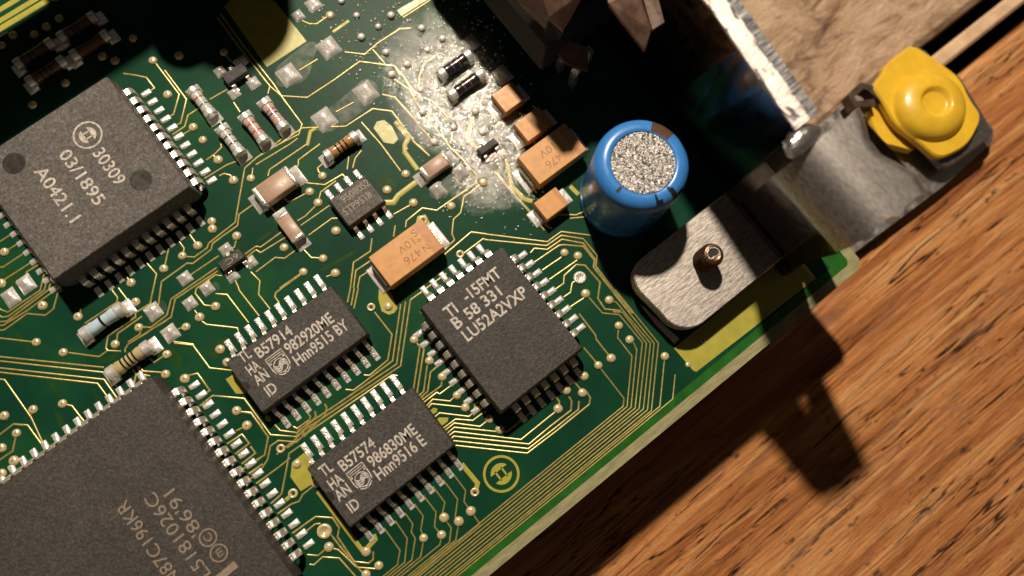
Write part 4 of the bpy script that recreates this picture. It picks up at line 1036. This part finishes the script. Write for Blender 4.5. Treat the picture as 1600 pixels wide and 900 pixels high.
def xend(y):
    for a, c in zip(TOPE, TOPE[1:]):
        if c.y <= y <= a.y: return a.x + (c.x - a.x) * (a.y - y) / max(1e-6, a.y - c.y)
    return TOPE[0].x if y > TOPE[0].y else TOPE[-1].x
b = MB(); NS = 34; sec = []
for k in range(NS + 1):
    y = TY1 + (TY0 - TY1) * k / NS; xe = max(27.5, xend(y)); wob = 0.0
    pr2 = [(xw + 0.03, TT - RB_ - 0.4)] + [(xw + RB_ - RB_ * math.cos(math.radians(a)), TT - RB_ + RB_ * math.sin(math.radians(a))) for a in range(0, 91, 6)]
    x_s = xw + RB_
    pr2 += [(x_s + (xe - 1.2 - x_s) * t, TT + 0.02) for t in (0.4, 0.8, 1.0)] + [(xe - 1.2 + 1.2 * math.sin(math.radians(a)), TT + 0.02 - 1.2 * (1 - math.cos(math.radians(a)))) for a in (20, 40, 60, 80)]
    yo = lambda x: (0.20 * math.sin(x * 2.1) + 0.10 * math.sin(x * 5.3) if k == NS else (0.08 * math.sin(x * 3.0) if k == 0 else 0.0))
    sec.append([(x, y + yo(x), z) for x, z in pr2])
m_ = len(sec[0])
b.add([p for q in sec for p in q] + [(p[0] + (0.9 if j < 9 else 0.0), p[1], p[2] - 1.3) for q in sec for j, p in enumerate(q)], [])
no = (NS + 1) * m_
for k in range(NS):
    for j in range(m_ - 1):
        a = k * m_ + j; b.f.append((a, a + 1, a + m_ + 1, a + m_)); b.f.append((no + a, no + a + m_, no + a + m_ + 1, no + a + 1))
for k in (0, NS):
    for j in range(m_ - 1): a = k * m_ + j; b.f.append((a, a + 1, no + a + 1, no + a))
for k in range(NS):
    for j in (0, m_ - 1): a = k * m_ + j; b.f.append((a, a + m_, no + a + m_, no + a))
tabm = b.build('tab', 'brushed', brk, True, 40)
tabm['label'] = 'bright brushed tab bent outward from the bracket'
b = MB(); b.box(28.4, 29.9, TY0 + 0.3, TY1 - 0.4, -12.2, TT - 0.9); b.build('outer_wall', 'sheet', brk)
FLZ = -12.3
ear = [(29.0, -21.5)] + [tuple(un(1180 + x / 3, 60 + y / 3, FLZ)[:2]) for x, y in ((852, 715), (920, 660), (1105, 492), (1116, 470), (1116, 425), (1000, 290), (800, 60), (745, 34), (690, 66), (540, 215))] + [(29.0, -6.4)]
b = MB(); poly_prism(b, ear, TZ + 0.12, FLZ); b.build('mounting_ear', 'greyear', brk)['label'] = 'grey mounting ear reaching out over the table'
b = MB(); b.box(24.4, 26.9, -8.2, -6.3, 2.6, 14.0); b.build('wall_web', 'sheet', brk)
# rolled shiny corner where the tab leaves the wall
b = MB(); lo = []
for k in range(9):
    t = k / 8; r = 1.25 * math.sin(math.pi * (0.20 + 0.62 * t)) ; x = 22.4 + 3.4 * t; yy = -7.5 + 0.25 * math.sin(t * 3)
    lo.append([(x, yy + r * 0.9 * math.cos(2 * math.pi * i / 14), TT - 0.55 + r * 0.75 * math.sin(2 * math.pi * i / 14)) for i in range(14)])
b.loft(lo); b.build('rolled_corner', 'chrome', brk, True, 60)
b = MB(); b.box(26.0, 27.0, -8.4, -6.3, 2.0, 9.5, 0.2); b.build('relief_notch', 'brownmetal', brk)
# foot with rounded end
FZ = 3.2
ftp = [(24.9, -6.2), (12.6, -6.2)] + [(12.6 + 2.6 * math.cos(math.radians(a)), -8.8 + 2.6 * math.sin(math.radians(a))) for a in range(100, 181, 16)] + [(10.3, -12.0)] + [(13.2 + 2.9 * math.cos(math.radians(a)), -12.6 + 2.9 * math.sin(math.radians(a))) for a in range(190, 271, 13)] + [(20.0, -15.5), (24.9, -15.5)]
b = MB(); n = len(ftp); b.loft([[(x, y, FZ - 1.9) for x, y in ftp], [(x, y, FZ - 0.12) for x, y in ftp], [(x + (0.1 if x < 13 else 0), y + (0.1 if y < -11 else -0.1), FZ) for x, y in ftp]])
b.build('foot', 'foot', brk, True, 30)
b = MB(); b.box(24.2, 24.9, -15.4, -6.3, FZ - 0.2, FZ + 0.35, 0.3); b.build('bend_ridge', 'brownmetal', brk, True, 40)
b = MB(); b.box(24.5, 26.6, -17.3, -6.3, 0.3, 2.8); b.build('wall_base', 'sheet', brk)
# threaded set screw standing in the foot
scr = thing('set_screw', 'brown threaded set screw with a hexagon socket in the bracket foot', 'screw', (17.5, -10.5, FZ))
b = MB(); prof = [(1.25, -1.2)]; z = 0.0
for k in range(6):
    prof += [(1.03, z + 0.02), (1.25, z + 0.26), (1.03, z + 0.5)]; z += 0.52
prof += [(1.06, z + 0.1), (0.92, z + 0.38), (0.76, z + 0.42), (0.64, z + 0.36)]; ztop = z + 0.36
b.revolve(prof, n=28); sb = b.build('thread', 'bronze', scr, True, 40)
b = MB(); hexa = [(0.50 * math.cos(math.pi / 3 * k), 0.50 * math.sin(math.pi / 3 * k)) for k in range(6)]; poly_prism(b, hexa, ztop - 0.5, ztop + 0.006); b.build('hex_socket', 'dark', sb)
b = MB(); stroke(b, arc(0, 0, 0.64, -40, 200, 24), 0.13, ztop - 0.02, ztop + 0.10, True); b.build('socket_rim', 'lead', sb)

# ------------------------------------------------------------------ yellow plastic plug on the tab, dark washer plate and hook
def px2(o, x, y, z): p = un(1180 + x / 3, 60 + y / 3, z); return (p.x - o[0], p.y - o[1])
WO = tuple(un(1455, 160, FLZ)[:2])
wp = thing('washer_plate', 'grey steel plate between the mounting ear and the yellow plug', 'plate', (WO[0], WO[1], FLZ))
wpl = [px2(WO, x, y, FLZ + 2.6) for x, y in ((610, 150), (745, 45), (960, 180), (1110, 425), (1113, 445), (1095, 470), (915, 600), (880, 603), (640, 340))]
b = MB(); b.loft([[(x, y, 1.5) for x, y in wpl], [(x, y, 2.4) for x, y in wpl], [(x * 0.98, y * 0.98, 2.6) for x, y in wpl]]); b.build('plate', 'greysteel', wp, True, 40)
b = MB(); b.revolve([(3.0, 0.02), (3.0, 1.5)], n=24); b.build('spacer', 'darkbrown', wp)
hk = [px2(WO, x, y, FLZ + 3.5) for x, y in ((560, 300), (470, 310), (448, 270), (500, 222), (540, 235), (600, 290))]
b = MB(); stroke(b, hk, 0.9, 1.6, 3.6); b.build('hook', 'brownmetal', wp)
PZ = FLZ + 2.65
PL = tuple(un(1455, 160, PZ)[:2])
plug = thing('yellow_plug', 'yellow plastic plug with a dimpled low dome on the grey mounting ear', 'plug', (PL[0], PL[1], PZ))
ch2 = lambda q, n=2: q if n == 0 else ch2([((q[i][0] * .8 + q[(i + 1) % len(q)][0] * .2, q[i][1] * .8 + q[(i + 1) % len(q)][1] * .2) if h_ == 0 else (q[i][0] * .2 + q[(i + 1) % len(q)][0] * .8, q[i][1] * .2 + q[(i + 1) % len(q)][1] * .8)) for i in range(len(q)) for h_ in (0, 1)], n - 1)
fl_ = ch2([px2(PL, x, y, PZ + 1.2) for x, y in ((742, 26), (690, 58), (604, 130), (600, 160), (548, 222), (600, 300), (655, 400), (760, 478), (864, 570), (1000, 502), (1068, 368), (1010, 290), (960, 180), (830, 85))])
b = MB(); b.loft([[(x, y, 0.0) for x, y in fl_], [(x, y, 0.95) for x, y in fl_], [(x * 0.97, y * 0.97, 1.2) for x, y in fl_]]); b.build('flange', 'yellow', plug, True, 35)
b = MB(); dc = px2(PL, 823, 315, PZ + 1.6)
R1 = 4.65; prof = [(R1 + 0.25, 1.0), (R1, 1.35), (R1 * 0.985, 1.65), (R1 * 0.91, 2.2), (R1 * 0.77, 2.62), (R1 * 0.58, 2.88), (R1 * 0.47, 2.97), (R1 * 0.42, 2.91), (R1 * 0.37, 2.42), (R1 * 0.31, 2.32), (0.05, 2.35)]
b.revolve(prof, dc, 64); b.build('dome', 'yellow', plug, True, 55)
b = MB(); wg = ch2([px2(PL, x, y, PZ - 0.6) for x, y in ((545, 258), (536, 300), (545, 400), (592, 490), (660, 505), (760, 532), (700, 440), (640, 350))])
b.loft([[(x, y, -1.9) for x, y in wg], [(x, y, -0.9) for x, y in wg], [(x * 0.98 - 0.05, y * 0.98 - 0.05, -0.6) for x, y in wg]]); b.build('side_wing', 'yellow', plug, True, 35)

# ------------------------------------------------------------------ power transistor clamped to the wall, top
def power_transistor(label, y, hx=0.0):
    t = thing('power_transistor', label, 'transistor', (0, y, 0), 0, 'power transistors along the bracket')
    b = MB(); b.loft([rrect(16.0, 23.8, 0.2, 10.2, 6.2, 0.3), rrect(15.7, 24.0, 0, 10.4, 7.5, 0.3), rrect(15.7, 24.0, 0, 10.4, 12.2, 0.3), rrect(16.4, 24.0, 0.6, 9.8, 13.6, 0.3)])
    b.build('body', 'darkbrown', t, True, 25)
    b = MB(); b.box(24.05, 25.15, 0.1, 10.3, 6.4, 21.0, 0.15); b.build('heat_tab', 'brownmetal', t)
    b = MB(); b.loft([[(19.0, 1.5, 15.4), (23.4, 1.5, 19.0), (24.6, 1.5, 19.0), (20.2, 1.5, 15.0)], [(19.0, 9.0, 15.4), (23.4, 9.0, 19.0), (24.6, 9.0, 19.0), (20.2, 9.0, 15.0)]]); b.build('spring_clip', 'brownmetal', t)
    for k in range(3):
        pr_ = ribbon([(0.0, 7.0), (0.0, 4.6), (-0.35, 4.0), (-1.0, 3.7), (-1.35, 3.2), (-1.4, 0.1)], 0.85, 0.5).mesh('lead', 'lead', True, 40)
        ob('lead', pr_, t, (21.3, 2.2 + 2.3 * k - 3.4, 0))
    return t
power_transistor('black power transistor clamped to the bracket wall behind the blue can', 15.6)
power_transistor('black power transistor on the bracket wall, cut off by the top edge', 27.2)
power_transistor('black power transistor on the bracket wall beyond the top edge', 38.8)
# unseen box and cans added beyond the top edge only to cast shadows
cn = thing('shadow_caster', 'black connector box on pins, unseen, added beyond the top left corner to cast shadow', 'caster', (0, 0, 0))
b = MB(); b.loft([rrect(-44, -7.5, 55.2, 62.5, z, 1.0) for z in (12.5, 13.0, 21.0)] + [rrect(-43.6, -7.9, 55.6, 62.1, 21.6, 1.0)]); b.build('housing', 'plastic', cn, True, 30)
for k in range(9, 12):
    pr_ = ribbon([(0, 13.5), (0.0, 12.0), (1.0, 11.0), (8.0, 10.6), (8.8, 9.8), (8.9, -1.0)], 0.7, 0.5).mesh('caster_pin', 'lead', True, 40)
    ob('caster_pin', pr_, cn, (-42 + 2.75 * k, 60.0, 0), math.pi / 2)
def caster_can(label, x, y, r, h):
    t = thing('electrolytic_capacitor', label, 'capacitor', (x, y, 0))  # added cans standing out of view, shaped only for their shadows
    b = MB(); b.revolve([(r - 0.2, 0.2), (r, 0.5), (r, 1.6), (r - 0.25, 2.1), (r, 2.6), (r, h - 1.0), (r - 0.3, h - 0.3), (r - 0.9, h)], n=48); b.build('sleeve', 'ink_black', t, True, 50)
    b = MB(); b.revolve([(r - 1.0, h - 0.05), (r - 1.2, h + 0.02)], n=40); b.build('metal_top', 'greysteel', t)
caster_can('unseen black can added beyond the top edge to shade the yellow pad', 0.2, 53.0, 6.0, 22.0)
caster_can('unseen slim can added beyond the top edge for its shadow', -7.4, 51.0, 3.3, 15.0)
# folded spring clip on the transistor; two strips model a reflection in the wall
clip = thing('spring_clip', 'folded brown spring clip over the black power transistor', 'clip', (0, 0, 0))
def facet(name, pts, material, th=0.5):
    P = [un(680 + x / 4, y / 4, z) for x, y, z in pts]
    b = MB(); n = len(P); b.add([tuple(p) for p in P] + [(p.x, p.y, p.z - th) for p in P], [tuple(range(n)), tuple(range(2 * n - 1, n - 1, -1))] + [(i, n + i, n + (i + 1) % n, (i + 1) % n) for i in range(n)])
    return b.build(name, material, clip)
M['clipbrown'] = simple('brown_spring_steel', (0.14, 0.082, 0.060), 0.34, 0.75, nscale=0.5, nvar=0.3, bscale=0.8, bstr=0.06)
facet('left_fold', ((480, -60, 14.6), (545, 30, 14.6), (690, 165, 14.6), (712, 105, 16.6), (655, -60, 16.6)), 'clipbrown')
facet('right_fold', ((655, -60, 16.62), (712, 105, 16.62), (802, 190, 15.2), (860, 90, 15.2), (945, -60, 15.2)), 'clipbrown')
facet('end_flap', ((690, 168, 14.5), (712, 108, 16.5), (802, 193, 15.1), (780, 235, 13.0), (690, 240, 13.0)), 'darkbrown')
facet('wall_reflection', ((1060, -60, 18.5), (1085, 20, 18.5), (1312, 312, 17.5), (1350, 180, 18.0), (1270, -60, 18.5)), 'clipbrown')  # brown strip shaped as the transistor's reflection in the wall
facet('wall_reflection_dark', ((1285, -60, 18.2), (1358, 185, 17.7), (1432, 138, 18.0), (1380, -60, 18.2)), 'brownmetal')  # darker second strip of the same modelled reflection
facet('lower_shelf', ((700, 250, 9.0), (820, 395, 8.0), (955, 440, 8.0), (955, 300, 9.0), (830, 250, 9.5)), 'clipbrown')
